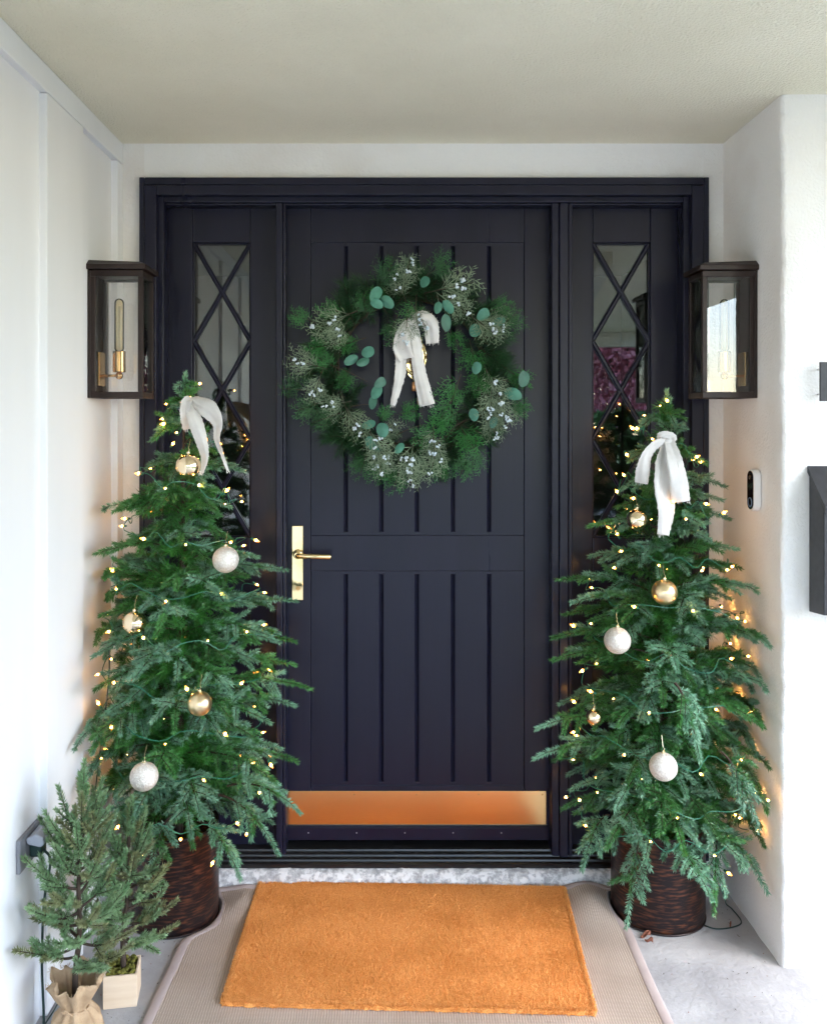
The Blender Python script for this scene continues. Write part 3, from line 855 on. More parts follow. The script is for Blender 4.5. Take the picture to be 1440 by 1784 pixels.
light_string(axL, profL, clL, 9, 84, 'warm fairy lights on green wire wound round the spruce by the panelled wall', 4,
    [px(190, 1120, 2.70), px(188, 1200, 2.72), (XL + .02, 2.70, .45), (XLB + .03, 2.62, .05), (XLB + .035, 2.45, .012), (XLB + .03, 2.3, .010), (XLB + .028, 2.15, .010)],
    [(347, 668, 2.85), (372, 1500, 2.72), (250, 1490, 2.70), (300, 775, 2.80), (430, 1452, 2.72), (470, 1330, 2.70)])
light_string(axR, profR, clR, 9, 84, 'warm fairy lights on green wire wound round the spruce by the stucco corner', 9,
    [px(1190, 1470, 2.74), px(1228, 1512, 2.76), (ux(1262, 2.78), 2.80, .12), (ux(1270, 2.9), 2.93, .010), (XR - .03, 2.90, .006), (XR - .035, 2.82, .006), (ux(1255, 2.76), 2.79, .006), (ux(1222, 2.78), 2.83, .006)],
    [(1163, 700, 2.86), (1338, 1395, 2.62), (1266, 1520, 2.72), (1090, 790, 2.80), (1010, 1395, 2.72)])

# ------------------------------------------------------------------ ornaments
def ornament(u, v, rp, Y, m, label):
    r = rp * Y / F
    c = px(u, v, Y)
    root = empty('ornament', tuple(c - Vector((0, 0, r))), label, 'ornament', 'bauble ornaments hung on the spruce trees')
    MB().ball(c, r, 40, 26).build('bauble', m, root, smooth=True)
    t = c + Vector((0, 0, r - .001))
    cp = MB().lathe([(.0052, -.001), (.0056, .004), (.0052, .007), (.0001, .0075)], t, 14).build('cap', M['capmetal'], root)
    MB().tube(spline([t + Vector((0, 0, .007)), t + Vector((.003, 0, .013)), t + Vector((0, .004, .019)), t + Vector((.002, .022, .045))], 16), .0007, 5).build('hanger', M['capmetal'], cp)
for a in ((328, 812, 22, 2.73, M['gold'], 'shiny gold bauble just under the ribbon on the spruce by the panelled wall'),
          (393, 975, 23, 2.67, M['glitter'], 'pale glitter bauble level with the door lever'),
          (234, 1085, 20, 2.62, M['gold'], 'shiny gold bauble on the spruce side toward the panelled wall'),
          (348, 1226, 21, 2.53, M['goldmatte'], 'satin gold bauble low on the spruce by the panelled wall'),
          (251, 1353, 24.5, 2.53, M['glitter'], 'pale glitter bauble just above the burlap and box trees'),
          (1109, 905, 18, 2.74, M['gold'], 'shiny gold bauble beside the ribbon tail on the spruce by the stucco corner'),
          (1157, 1032, 22, 2.66, M['goldmatte'], 'satin gold bauble below the ribbon tail on the spruce by the stucco corner'),
          (1075, 1116, 23, 2.65, M['glitter'], 'pale glitter bauble below the satin gold one, toward the door'),
          (1034, 1250, 14, 2.72, M['gold'], 'small dark gold bauble half hidden in the spruce near the kick plate'),
          (1155, 1336, 24, 2.50, M['glitter'], 'lowest pale glitter bauble on the spruce by the stucco corner')):
    ornament(*a)

# ------------------------------------------------------------------ ribbons
def ribbon(parent, name, pts, widths, Y=None, twist=0.0, seed=0, fray=.0013):
    """cloth strip through (u,v,Y) pixels with widths in photo px"""
    r = random.Random(seed); n = 44
    P = spline([px(*p) for p in pts], n)
    W = np.interp(np.linspace(0, 1, n), np.linspace(0, 1, len(widths)), widths)
    m = MB(); vs = []
    K = 15
    for i, p in enumerate(P):
        d = (P[min(i + 1, n - 1)] - P[max(i - 1, 0)]).normalized()
        sd_ = d.cross(Vector((0, -1, 0)))
        sd_ = sd_.normalized() if sd_.length > .05 else Vector((1, 0, 0))
        tw = twist * math.sin(i / n * 5 + seed)
        nrm = sd_.cross(d).normalized()
        sd_ = (sd_ * math.cos(tw) + nrm * math.sin(tw)).normalized()
        w = W[i] * p.y / F
        e0, e1 = r.uniform(-fray, fray), r.uniform(-fray, fray)
        for k in range(K):
            f = k / (K - 1) - .5
            cup = .11 * w * math.sin(f * 5 + i * .07 + seed) + .045 * w * abs(math.sin(f * 8 + i * .035 + seed * 2))
            off = (e0 if k == 0 else e1 if k == K - 1 else 0)
            vs.append(p + sd_ * (f * w + off) + nrm * cup)
    m.add(vs, [(i * K + k, i * K + k + 1, (i + 1) * K + k + 1, (i + 1) * K + k) for i in range(n - 1) for k in range(K - 1)])
    o = m.build(name, M['ribbon'], parent, smooth=True)
    sm = o.modifiers.new('thickness', 'SOLIDIFY'); sm.thickness = .0009; sm.offset = 0
    # loose threads along the cut end
    end, d = P[-1], (P[-1] - P[-3]).normalized()
    th = MB()
    w = W[-1] * P[-1].y / F
    for k in range(14):
        b = end + Vector((r.uniform(-.5, .5) * w, 0, 0)) - d * .001
        th.tube([b, b + d * r.uniform(.004, .011) + Vector((r.uniform(-.003, .003), 0, 0))], .0004, 3)
    for k in range(60):
        i = r.randrange(2, n - 2); c_ = vs[i * K + r.choice((0, K - 1))]; mid = vs[i * K + K // 2]
        e_ = (Vector(c_) - Vector(mid)).normalized()
        th.tube([c_, Vector(c_) + e_ * r.uniform(.001, .005) + Vector((0, 0, r.uniform(-.003, .002)))], .00035, 3)
    t = th.build('loose_threads', M['ribbon'], o); t['kind'] = 'stuff'
    return o

def knot(parent, u, v, Y, rp):
    c = px(u, v, Y); r = rp * Y / F
    m = MB(); m.ball(c, r, 18, 12, (1.0, .7, .75))
    rr = random.Random(int(u))
    m.v = [(p[0] + .12 * r * math.sin(p[2] * 400 + p[0] * 300), p[1], p[2] + .1 * r * math.sin(p[0] * 500)) for p in m.v]
    m.build('knot', M['ribbon'], parent, smooth=True)

bw = empty('ribbon_bow', tuple(px(335, 822, 2.74)), 'white frayed ribbon drooping from the top of the spruce by the panelled wall', 'ribbon')
knot(bw, 332, 700, 2.80, 11)
ribbon(bw, 'ribbon_tail', [(330, 697, 2.795), (340, 735, 2.745), (354, 780, 2.73), (356, 802, 2.73), (351, 824, 2.725)], [18, 26, 20, 16, 8], twist=.5, seed=1)
ribbon(bw, 'ribbon_tail', [(334, 696, 2.795), (362, 712, 2.755), (379, 736, 2.74), (378, 765, 2.735), (388, 795, 2.73), (397, 820, 2.725)], [20, 34, 24, 14, 6, 5], twist=.6, seed=2)
ribbon(bw, 'ribbon_loop', [(334, 694, 2.795), (325, 700, 2.765), (322, 722, 2.76), (325, 748, 2.77)], [14, 20, 16, 12], twist=.3, seed=3)
bw = empty('ribbon_bow', tuple(px(1160, 930, 2.72)), 'white frayed ribbon bow tied high on the spruce by the stucco corner', 'ribbon')
knot(bw, 1162, 768, 2.785, 10)
ribbon(bw, 'ribbon_tail', [(1163, 770, 2.78), (1160, 810, 2.735), (1156, 850, 2.72), (1160, 890, 2.715), (1155, 932, 2.712)], [20, 40, 36, 34, 22], twist=.25, seed=4)
ribbon(bw, 'ribbon_tail', [(1165, 768, 2.78), (1174, 800, 2.725), (1182, 838, 2.71), (1186, 874, 2.712)], [16, 30, 38, 30], twist=.3, seed=5)
ribbon(bw, 'ribbon_loop', [(1160, 767, 2.78), (1140, 776, 2.755), (1126, 795, 2.745), (1120, 818, 2.745), (1117, 842, 2.75)], [12, 18, 22, 24, 22], twist=.4, seed=6)
ribbon(bw, 'ribbon_loop', [(1155, 772, 2.785), (1150, 760, 2.77), (1160, 757, 2.765), (1172, 762, 2.77), (1168, 771, 2.785)], [8, 12, 12, 12, 8], twist=.2, seed=7)

# ------------------------------------------------------------------ wreath
WY = 3.055
WC = px(716, 648, WY)
def wreath():
    r = random.Random(21)
    root = empty('door_wreath', tuple(WC - Vector((0, 0, .38))), 'green wreath of pine, juniper berries and eucalyptus on the black door', 'wreath')
    S = WY / F
    Rm = 137 * S
    tw = MB()
    for k in range(9):
        ph = r.uniform(0, 6)
        pts = [(WC.x + (Rm + .020 * math.sin(3 * t + ph)) * math.cos(t), WY + .035 + .012 * math.cos(4 * t + ph), WC.z + (Rm + .020 * math.sin(3 * t + ph)) * math.sin(t)) for t in [2 * math.pi * i / 64 for i in range(65)]]
        tw.tube(pts, .004, 5, caps=False)
    tw.build('twig_ring', M['wood'], root)
    # spray meshes, local: grow along +x, facing -y
    def pine_mesh(k):
        L = .11
        st = np.array([[0, 0, 0], [.05, 0, 0], [L, 0, 0]])
        a = needle_quads(st, 210, .062, .0015, 58, 26, .75, up=(0, -1, 0))
        w = MB(); w.tube([tuple(p) for p in st], [.002, .0016, .001], 4)
        return np_mesh('pine_spray', a, [M['wood'], M['pine']], w)
    def frond(depth, p, d, L, nrm, out, w, wd):
        n = 5 if depth else 0
        e = p + d * L
        wv = np.cross(d, nrm) * wd / 2
        out.append(np.stack([p, p + d * L * .5 + wv, e, p + d * L * .5 - wv]))
        # turned quad so it has body
        nv = nrm * wd / 2
        out.append(np.stack([p, p + d * L * .5 + nv, e, p + d * L * .5 - nv]))
        if depth == 0: return
        m = 7 if depth == 2 else 5
        for i in range(m):
            s = (i + .6) / m
            sg = 1 if i % 2 else -1
            a = R(rng.uniform(35, 52)) * sg
            side = np.cross(nrm, d)
            v = unit(d * math.cos(a) + side * math.sin(a) + nrm * rng.normal(0, .22))
            frond(depth - 1, p + d * L * s, v, L * (.52 if depth == 2 else .48) * (1.1 - .45 * s), nrm, out, w, wd * .9)
    def cedar_mesh(name, m, L, wd, berries):
        out = []
        p0 = np.zeros(3); d = np.array([1.0, 0, 0]); nrm = np.array([0, -1.0, 0])
        for k in range(2):
            v = unit(np.array([1.0, rng.normal(0, .12), rng.normal(0, .25)]))
            frond(2, p0 + v * L * .12 * k, v, L * (1 - .12 * k), nrm, out, None, wd)
        for a in (.45, -.5):
            v = unit(np.array([math.cos(a), rng.normal(-.1, .12), math.sin(a)]))
            frond(2, np.array([L * .25, 0, 0]), v, L * .6, nrm, out, None, wd)
        w = MB(); w.tube([(-.02, .004, 0), (L * .5, 0, 0), (L, 0, 0)], [.002, .0015, .0008], 4)
        return np_mesh(name, np.stack(out), [M['wood'], m], w)
    pines = [pine_mesh(k) for k in range(6)]
    cedars = [cedar_mesh('cedar_spray', M['cedar'], .105, .0040, False) for k in range(6)]
    junis = [cedar_mesh('juniper_sprig', M['juniper'], .125, .0030, True) for k in range(5)]
    def place(name, me, p, ang, tilt=0.0, roll=0.0, sc=1.0):
        o = link(name, me, root)
        o.location = tuple(p)
        o.rotation_euler = (Matrix.Rotation(-ang, 3, 'Y') @ Matrix.Rotation(tilt, 3, 'Z') @ Matrix.Rotation(roll, 3, 'X')).to_euler()
        o.scale = (sc, sc, sc); o['_w'] = tuple(p)
        return o
    # dark pine all round, out and in, wind following the ring
    for k in range(190):
        t = 2 * math.pi * k / 190 + r.uniform(-.03, .03)
        rad = Rm + r.uniform(-.036, .036)
        out_ = r.choice((1, 1, 1, -1))
        a = t + math.pi / 2 - out_ * R(r.uniform(20, 75)) if k % 2 else t - math.pi / 2 + out_ * R(r.uniform(20, 75))
        y = WY + r.uniform(-.02, .04)
        sc = r.uniform(.45, .65) if out_ < 0 else r.uniform(.6, .92)
        place('pine_spray', r.choice(pines), (WC.x + rad * math.cos(t), y, WC.z + rad * math.sin(t)), a, -r.uniform(0, .45), r.uniform(-.4, .4), sc)
    # cedar: listed (u, v, direction in degrees, size) plus filling
    cl = [(655, 505, 55, 1.1), (640, 555, 100, .9), (745, 478, 30, 1.0), (630, 590, 200, .9), (610, 640, 250, .8), (820, 600, 280, 1.0), (835, 640, 265, 1.0), (800, 660, 250, 1.0),
          (790, 690, 240, 1.15), (790, 722, 215, 1.0), (765, 750, 205, 1.0), (800, 740, 300, 1.1), (830, 770, 260, 1.0), (815, 790, 250, .9), (690, 722, 10, .8), (660, 735, 60, .6),
          (640, 790, 250, .9), (650, 800, 300, .8), (545, 560, 160, .8), (535, 680, 175, .9), (560, 700, 200, 1.0), (590, 720, 200, 1.0), (870, 570, 40, .9), (880, 640, 320, 1.0),
          (895, 690, 300, .8), (700, 810, 250, 1.0), (690, 555, 250, .9), (670, 540, 120, .8), (780, 570, 300, .8), (845, 545, 20, .9), (600, 545, 170, .9), (585, 640, 150, .8), (580, 600, 190, .9), (760, 790, 280, .9), (725, 520, 265, 1.0)]
    for (u, v, a, s) in cl:
        place('cedar_spray', r.choice(cedars), px(u, v, WY - r.uniform(.035, .06)), R(a), -r.uniform(.05, .35), r.uniform(-.3, .3), s * .92)
    # juniper with berries
    jl = [(612, 545, 205, 1.15), (605, 560, 235, .8), (560, 640, 165, .9), (560, 650, 250, .8), (700, 505, 75, .9), (705, 520, 110, .7), (718, 530, 300, .8), (750, 508, 10, 1.25), (765, 520, 335, .9),
          (820, 550, 320, 1.0), (835, 565, 350, .8), (845, 640, 290, 1.1), (855, 675, 270, 1.0), (868, 690, 285, .9), (850, 715, 285, .8), (605, 700, 190, .7), (600, 705, 300, 1.0), (640, 745, 300, 1.0), (655, 770, 280, .9),
          (690, 775, 230, .9), (720, 770, 262, 1.1), (712, 790, 275, .9), (755, 745, 270, .9), (765, 765, 255, 1.0), (660, 765, 35, .7), (710, 545, 265, .9)]
    bc = {}
    def cluster():
        m = MB()
        for i in range(r.choice((3, 4, 4, 5))):
            m.ball((r.uniform(-.0062, .0062), r.uniform(-.004, .004), r.uniform(-.0062, .0062)), r.uniform(.0036, .0046), 10, 7)
        return m.mesh('berry_cluster', M['berry'], smooth=True)
    cm = [cluster() for i in range(6)]
    for (u, v, a, s) in jl:
        p = px(u, v, WY - r.uniform(.062, .085))
        o = place('juniper_sprig', r.choice(junis), p, R(a), -r.uniform(.0, .3), r.uniform(-.3, .3), s)
        for i in range(r.choice((3, 4, 5))):
            t = r.choice((1.0, .85, .6, .45, .75)) * .125
            b = link('berry_cluster', r.choice(cm), o)
            b.matrix_parent_inverse = Matrix.Identity(4)
            b.location = (t, -.008 - r.uniform(0, .006), r.uniform(-.034, .034) * (1.3 - t / .125))
            b.rotation_euler = (r.uniform(0, 6), r.uniform(0, 6), 0)
    # eucalyptus leaves: (u, v, long radius px, angle)
    el = [(655, 512, 13, 60), (655, 528, 12, 150), (673, 525, 13, 140), (780, 533, 13, 125), (776, 561, 13, 95), (763, 535, 12, 75), (842, 547, 12, 45), (740, 490, 11, 70), (828, 575, 11, 60),
          (612, 627, 12, 30), (641, 613, 13, 25), (633, 630, 12, 25), (663, 666, 13, 40), (656, 682, 13, 60), (650, 700, 13, 80), (643, 740, 13, 20), (666, 748, 12, 100), (646, 771, 12, 120), (655, 780, 11, 140), (696, 780, 12, 50),
          (912, 659, 13, 80), (892, 685, 14, 160), (825, 722, 11, 100), (860, 735, 11, 70), (830, 640, 10, 80), (870, 560, 10, 20)]
    for (u, v, rp, a) in el:
        p = px(u, v, WY - r.uniform(.075, .095))
        rr_ = rp * S * r.uniform(.85, 1.1); m = MB(); nn = 18; r_fold, r_curl, r_w = r.uniform(-.28, .28), r.uniform(-.2, .25), r.uniform(.62, .88)
        vs = [(0, -.0022, 0)]
        for i in range(nn):
            t = 2 * math.pi * i / nn
            k = 1 - .10 * math.cos(t) + .03 * math.sin(3 * t)
            fold = r_fold * abs(math.sin(t)) * rr_ + r_curl * math.cos(t) ** 2 * rr_
            vs.append((rr_ * 1.05 * k * math.cos(t), fold, rr_ * r_w * math.sin(t)))
        m.add(vs, [(0, i + 1, (i + 1) % nn + 1) for i in range(nn)])
        # back face
        m.add([(x, y + .0008, z) for x, y, z in vs], [(0, (i + 1) % nn + 1, i + 1) for i in range(nn)])
        me = m.mesh('eucalyptus_leaf', M['euc'], smooth=True)
        place('eucalyptus_leaf', me, p, R(a), r.uniform(-.35, .35), r.uniform(-.35, .35))
    st = MB()
    for (u0, v0, u1, v1) in ((640, 665, 575, 635), (655, 705, 610, 708), (735, 740, 690, 758), (812, 730, 780, 755), (900, 670, 860, 660), (650, 745, 690, 740)):
        st.tube([px(u0, v0, WY - .03), px((u0 + u1) / 2, (v0 + v1) / 2 - 2, WY - .07), px(u1, v1, WY - .06)], .0014, 5)
    st.build('bare_twigs', M['wood'], root)['kind'] = 'stuff'
wreath()
bw = empty('ribbon_bow', tuple(px(716, 705, 2.99)), 'pale frayed ribbon bow hanging inside the wreath', 'ribbon')
knot(bw, 716, 560, 2.985, 9)
ribbon(bw, 'ribbon_tail', [(710, 562, 2.985), (699, 605, 2.985), (697, 650, 2.99), (684, 706, 2.995)], [14, 20, 20, 9], twist=.2, seed=11)
ribbon(bw, 'ribbon_tail', [(720, 562, 2.982), (724, 600, 2.975), (731, 650, 2.98), (744, 706, 2.985)], [14, 21, 22, 27], twist=.15, seed=12)
ribbon(bw, 'ribbon_loop', [(719, 558, 2.985), (735, 552, 2.972), (750, 566, 2.968), (753, 598, 2.975)], [14, 24, 27, 22], twist=.15, seed=13)
ribbon(bw, 'ribbon_loop', [(712, 560, 2.985), (703, 580, 2.962), (700, 605, 2.960), (708, 626, 2.975)], [14, 26, 32, 26], twist=.2, seed=14)

bl = empty('bell_strand', tuple(px(722, 702, 3.02)), 'two small copper bells on a dark red cord inside the wreath', 'bells')
MB().tube(spline([px(717, 570, 3.03), px(718, 620, 3.03), px(721, 655, 3.02)], 12), [.006] * 4 + [.0045] * 8, 6).build('cord', M['cordred'], bl)
MB().tube(spline([px(718, 620, 3.032), px(727, 665, 3.028), px(731, 680, 3.02)], 12), .003, 6).build('cord', M['cordred'], bl)
for (u, v, h) in ((721, 673, 16), (731, 697, 17)):
    c = px(u, v, 3.015); k = 3.015 / F
    prof = [(.0001, h * k * .55), (.0045, h * k * .52), (.0075, h * k * .40), (.0088, 0), (.0095, -h * k * .5), (.0080, -h * k * .5), (.0070, h * k * .3)]
    MB().lathe(prof, c, 20).build('bell', M['copper'], bl, smooth=True)

# ------------------------------------------------------------------ rug and doormat
POTS = ((ux(306, 2.88), 2.88, .142), (ux(1145, 2.905), 2.905, .153))
def rug_xy(s, t):
    """s 0..1 across, t 0..1 from the back"""
    y = 3.002 - t * 1.35
    xl, xr = -.668 + .012 * math.sin(y * 5), .778 + .010 * math.sin(y * 4 + 1)
    for (cx, cy, pr) in POTS:
        d = abs(y - cy); q = pr + .014
        if d < q:
            e = math.sqrt(q * q - d * d)
            if cx < 0: xl = max(xl, cx + e)
            else: xr = min(xr, cx - e)
    return xl, xr, y
def rug_z(x, y):
    z = .008
    z += .030 * math.exp(-((x + .50) / .07) ** 2 - ((y - 2.92) / .10) ** 2)
    z += .040 * math.exp(-((x - .68) / .07) ** 2 - ((y - 2.93) / .09) ** 2)
    z += .012 * math.exp(-((y - 3.00) / .03) ** 2)
    z += .003 * math.sin(x * 9 + y * 5) * max(0, min(1, (abs(x - .05) - .45) / .1))
    return z
def smooth_edge(vals, n=6):
    a = np.array(vals)
    for _ in range(n):
        b = a.copy(); b[1:-1] = (a[:-2] + 2 * a[1:-1] + a[2:]) / 4
        a = b
    return a
def rug():
    root = empty('woven_rug', (0.05, 2.5, 0.0), 'beige ribbed woven rug with a pinkish border under the orange doormat', 'rug')
    ny, nx = 130, 110
    rows = [rug_xy(0, j / ny) for j in range(ny + 1)]
    xl = smooth_edge([q[0] for q in rows]); xr = smooth_edge([q[1] for q in rows]); ys = [q[2] for q in rows]
    m = MB(); vs = []
    for j in range(ny + 1):
        for i in range(nx + 1):
            x = xl[j] + (xr[j] - xl[j]) * i / nx
            vs.append((x, ys[j], rug_z(x, ys[j])))
    m.add(vs, [(j * (nx + 1) + i, (j + 1) * (nx + 1) + i, (j + 1) * (nx + 1) + i + 1, j * (nx + 1) + i + 1) for j in range(ny) for i in range(nx)])
    o = m.build('weave', M['rug'], root, smooth=True)
    for xs, sg in ((xl, 1), (xr, -1)):
        b = MB(); vs = []
        for j in range(ny + 1):
            for (dx, dz) in ((-.003 * sg, -.007), (-.003 * sg, .0005), (-.001 * sg, .0016), (.024 * sg, .0018), (.026 * sg, .0005)):
                x = xs[j] + dx
                vs.append((x, ys[j], max(.001, rug_z(xs[j], ys[j]) + dz)))
        b.add(vs, [(j * 5 + i, (j + 1) * 5 + i, (j + 1) * 5 + i + 1, j * 5 + i + 1) for j in range(ny) for i in range(4)])
        b.build('border', M['rugedge'], root, smooth=True)
    b = MB(); vs = []
    for i in range(nx + 1):
        x = xl[0] + (xr[0] - xl[0]) * i / nx
        for (dy, dz) in ((.005, -.007), (.005, .002), (0, .004), (-.018, .0036), (-.022, .0005)):
            vs.append((x, ys[0] + dy, max(.001, rug_z(x, ys[0]) + dz)))
    b.add(vs, [(i * 5 + k, (i + 1) * 5 + k, (i + 1) * 5 + k + 1, i * 5 + k + 1) for i in range(nx) for k in range(4)])
    b.build('border', M['rugedge'], root, smooth=True)
rug()

def doormat():
    zt_b, zt_f = .042, .030
    def at(u, v, z):
        Y = F * (EYE - z) / (v - V0); return (ux(u, Y), Y)
    c = [at(452, 1534, zt_b), at(983, 1543, zt_b), at(1037, 1757, zt_f), at(386, 1741, zt_f)]   # bl br fr fl
    C = [np.array(q) for q in c]
    def P(s, t):
        a = C[0] * (1 - s) + C[1] * s; b = C[3] * (1 - s) + C[2] * s
        q = a * (1 - t) + b * t
        return q[0], q[1], zt_b + (zt_f - zt_b) * t
    root = empty('doormat', (.02, 2.7, .012), 'orange coir doormat lying on the beige rug before the door', 'doormat')
    m = MB(); nx, ny = 90, 60; vs = []
    g = np.random.default_rng(8)
    for j in range(ny + 1):
        for i in range(nx + 1):
            s, t = i / nx, j / ny
            x, y, z = P(s, t)
            e = min(s, 1 - s, t, 1 - t)
            jx = g.normal(0, .0016) if e == 0 else 0
            vs.append((x + jx, y + jx, z - .006 + g.normal(0, .0006) - (.003 if e == 0 else 0)))
    m.add(vs, [(j * (nx + 1) + i, (j + 1) * (nx + 1) + i, (j + 1) * (nx + 1) + i + 1, j * (nx + 1) + i + 1) for j in range(ny) for i in range(nx)])
    # skirt down to the rug
    ring = [i for i in range(nx + 1)] + [j * (nx + 1) + nx for j in range(1, ny + 1)] + [ny * (nx + 1) + i for i in range(nx - 1, -1, -1)] + [j * (nx + 1) for j in range(ny - 1, 0, -1)]
    n0 = len(m.v); low = [(m.v[k][0], m.v[k][1], rug_z(m.v[k][0], m.v[k][1]) + .0015) for k in ring]
    m.v += low
    for a in range(len(ring)):
        b = (a + 1) % len(ring)
        m.f.append((ring[a], ring[b], n0 + b, n0 + a)); m.m.append(0)
    m.build('mat_body', M['coir'], root)
    # pile: short stiff fibres
    n = 130000
    s, t = g.random(n), g.random(n)
    k = n // 14                                    # denser along the edges
    s[:k] = np.where(g.random(k) < .5, g.random(k) * .008, 1 - g.random(k) * .008)
    t[k:2 * k] = np.where(g.random(k) < .5, g.random(k) * .012, 1 - g.random(k) * .012)
    A = C[0] * (1 - s[:, None]) + C[1] * s[:, None]; Bq = C[3] * (1 - s[:, None]) + C[2] * s[:, None]
    xy = A * (1 - t[:, None]) + Bq * t[:, None]
    z = zt_b + (zt_f - zt_b) * t
    base = np.column_stack([xy, z - .008])
    d = np.column_stack([g.normal(0, .24, n), g.normal(0, .24, n), np.ones(n)]); d /= np.linalg.norm(d, axis=1)[:, None]
    L = (.0045 + .0042 * g.random(n))[:, None]
    wv = np.cross(d, g.normal(size=(n, 3))); wv /= np.linalg.norm(wv, axis=1)[:, None]
    w = .0009
    q = np.stack([base - wv * w, base + wv * w, base + d * L + wv * w * .5, base + d * L - wv * w * .5], axis=1)
    ne = 9000; se, te = g.random(ne), np.ones(ne)
    side = g.integers(0, 4, ne)
    te = np.where(side == 3, 0.0, te); se2 = np.where(side == 1, 0.0, np.where(side == 2, 1.0, se)); te = np.where((side == 1) | (side == 2), g.random(ne), te)
    A = C[0] * (1 - se2[:, None]) + C[1] * se2[:, None]; Bq = C[3] * (1 - se2[:, None]) + C[2] * se2[:, None]
    xy = A * (1 - te[:, None]) + Bq * te[:, None]; zz = zt_b + (zt_f - zt_b) * te
    be = np.column_stack([xy, zz - .004 - g.random(ne) * .016])
    ox = np.where(side == 1, -1.0, np.where(side == 2, 1.0, 0)); oy = np.where(side == 0, -1.0, np.where(side == 3, .5, 0))
    de = np.column_stack([ox + g.normal(0, .4, ne), oy + g.normal(0, .4, ne), g.normal(.3, .5, ne)]); de /= np.linalg.norm(de, axis=1)[:, None]
    Le = (.004 + .004 * g.random(ne))[:, None]
    we = np.cross(de, g.normal(size=(ne, 3))); we /= np.linalg.norm(we, axis=1)[:, None]
    q = np.concatenate([q, np.stack([be - we * w, be + we * w, be + de * Le + we * w * .5, be + de * Le - we * w * .5], axis=1)])
    me = np_mesh('coir_pile', q, [M['coir_dark'], M['coir']])
    o = link('coir_pile', me, root); o['kind'] = 'stuff'
    o.matrix_parent_inverse = Matrix.Translation(-Vector(root.location))
doormat()

# ------------------------------------------------------------------ small trees by the panelled wall
def small_tree(cx, cy, z0, z1, rmax, N, label, lean, zstart, up, leader_u=None, asym=0.0):
    root = empty('small_spruce', (cx, cy, z0), label, 'small tree', 'small spruce saplings by the panelled wall')
    axis = lambda z: np.array([cx + lean[0] * (z - z0), cy + lean[1] * (z - z0), z])
    MB().tube([tuple(axis(z) + np.array([.004 * math.sin(z * 25), 0, 0])) for z in np.linspace(z0, z1, 14)], [.0085 - .005 * i / 13 for i in range(14)], 7).build('trunk', M['wood'], root, smooth=True)
    items = []
    cl = lambda v: clampf(v, XLB + .024, 1, 9.0)
    for i in range(N):
        t = (i + .5) / N
        z = zstart + (z1 - .10 - zstart) * t ** 1.15
        az = i * 2.39996 + .4 + rng.normal(0, .2)
        r = rmax * (1 - t) ** .75 * min(1, .62 + t * 2.2) * rng.uniform(.75, 1.12) + .035
        dv = np.array([math.cos(az) + asym, math.sin(az), 0])
        base = axis(z)
        tip = base + dv * r + np.array([0, 0, r * up * (t * 1.3 - .1) * rng.uniform(.6, 1.3)])
        items.append(bough(base, tip, -.012, int(3 + r * 20), .064, .0160, .0025, 200, inner=False, droop=-.15, clamp=cl, light=.3))
    items.append(bough(axis(z1 - .07), axis(z1 + .0), 0, 5, .07, .0165, .0025, 200, inner=False, droop=-.1, clamp=cl, light=.3))
    add_boughs(root, items, [M['wood'], M['needle_s'], M['needle_s'], M['needle_s2']])
    return root
BX, BY = ux(132, 2.26), 2.26
small_tree(BX, BY, .12, .68, .092, 30, 'grey green sapling rising from the burlap sack', (.028, .02), .235, 1.15, asym=-.12)
WX, WYB = ux(213, 2.465), 2.465
small_tree(WX, WYB, .075, .50, .060, 20, 'grey green sapling standing in the pale wooden box', (.05, .02), .160, 1.6, asym=.22)

def burlap_sack():
    root = empty('burlap_sack', (BX, BY, 0), 'tan burlap sack tied with twine round the sapling roots', 'sack')
    m = MB(); n = 72
    prof = [(.0, .002), (.050, .004), (.064, .02), (.068, .05), (.060, .085), (.040, .108), (.031, .118), (.034, .128), (.046, .150), (.058, .175), (.066, .192)]
    vs = []
    for j, (r, z) in enumerate(prof):
        for k in range(n):
            t = 2 * math.pi * k / n
            amp = .10 if z < .1 else .16 if z < .135 else .13
            rr = r * (1 + amp * math.sin(9 * t + .6 * math.sin(3 * t)) * (.25 + .75 * min(1, z / .08)) + .04 * math.sin(23 * t + z * 60))
            dz = .010 * math.sin(5 * t) + .006 * math.sin(11 * t + 1) if j == len(prof) - 1 else 0
            vs.append((BX + rr * math.cos(t), BY + rr * math.sin(t), z + dz))
    m.add(vs, [(j * n + k, j * n + (k + 1) % n, (j + 1) * n + (k + 1) % n, (j + 1) * n + k) for j in range(len(prof) - 1) for k in range(n)])
    o = m.build('cloth', M['burlap'], root, smooth=True)
    sm = o.modifiers.new('thickness', 'SOLIDIFY'); sm.thickness = .002
    MB().tube([(BX + .035 * math.cos(t), BY + .035 * math.sin(t), .1165 + .002 * math.sin(3 * t)) for t in [2 * math.pi * i / 40 for i in range(41)]], .0025, 6, caps=False).build('twine', M['burlap'], root, smooth=True)
    MB().tube(spline([(BX - .005, BY - .037, .117), (BX - .02, BY - .050, .135), (BX - .005, BY - .06, .142), (BX + .008, BY - .045, .12)], 20), .002, 6).build('twine', M['burlap'], root, smooth=True)
    fr = MB(); q = random.Random(5)
    for i in range(70):
        t = q.uniform(0, 6.283); r = .066 * (1 + .13 * math.sin(9 * t + .6 * math.sin(3 * t)))
        p = Vector((BX + r * math.cos(t), BY + r * math.sin(t), .19 + .010 * math.sin(5 * t)))
        fr.tube([p, p + Vector((q.uniform(-.008, .008), q.uniform(-.008, .008), q.uniform(.002, .012)))], .0006, 3)
    fr.build('frayed_edge', M['burlap'], root)['kind'] = 'stuff'
burlap_sack()

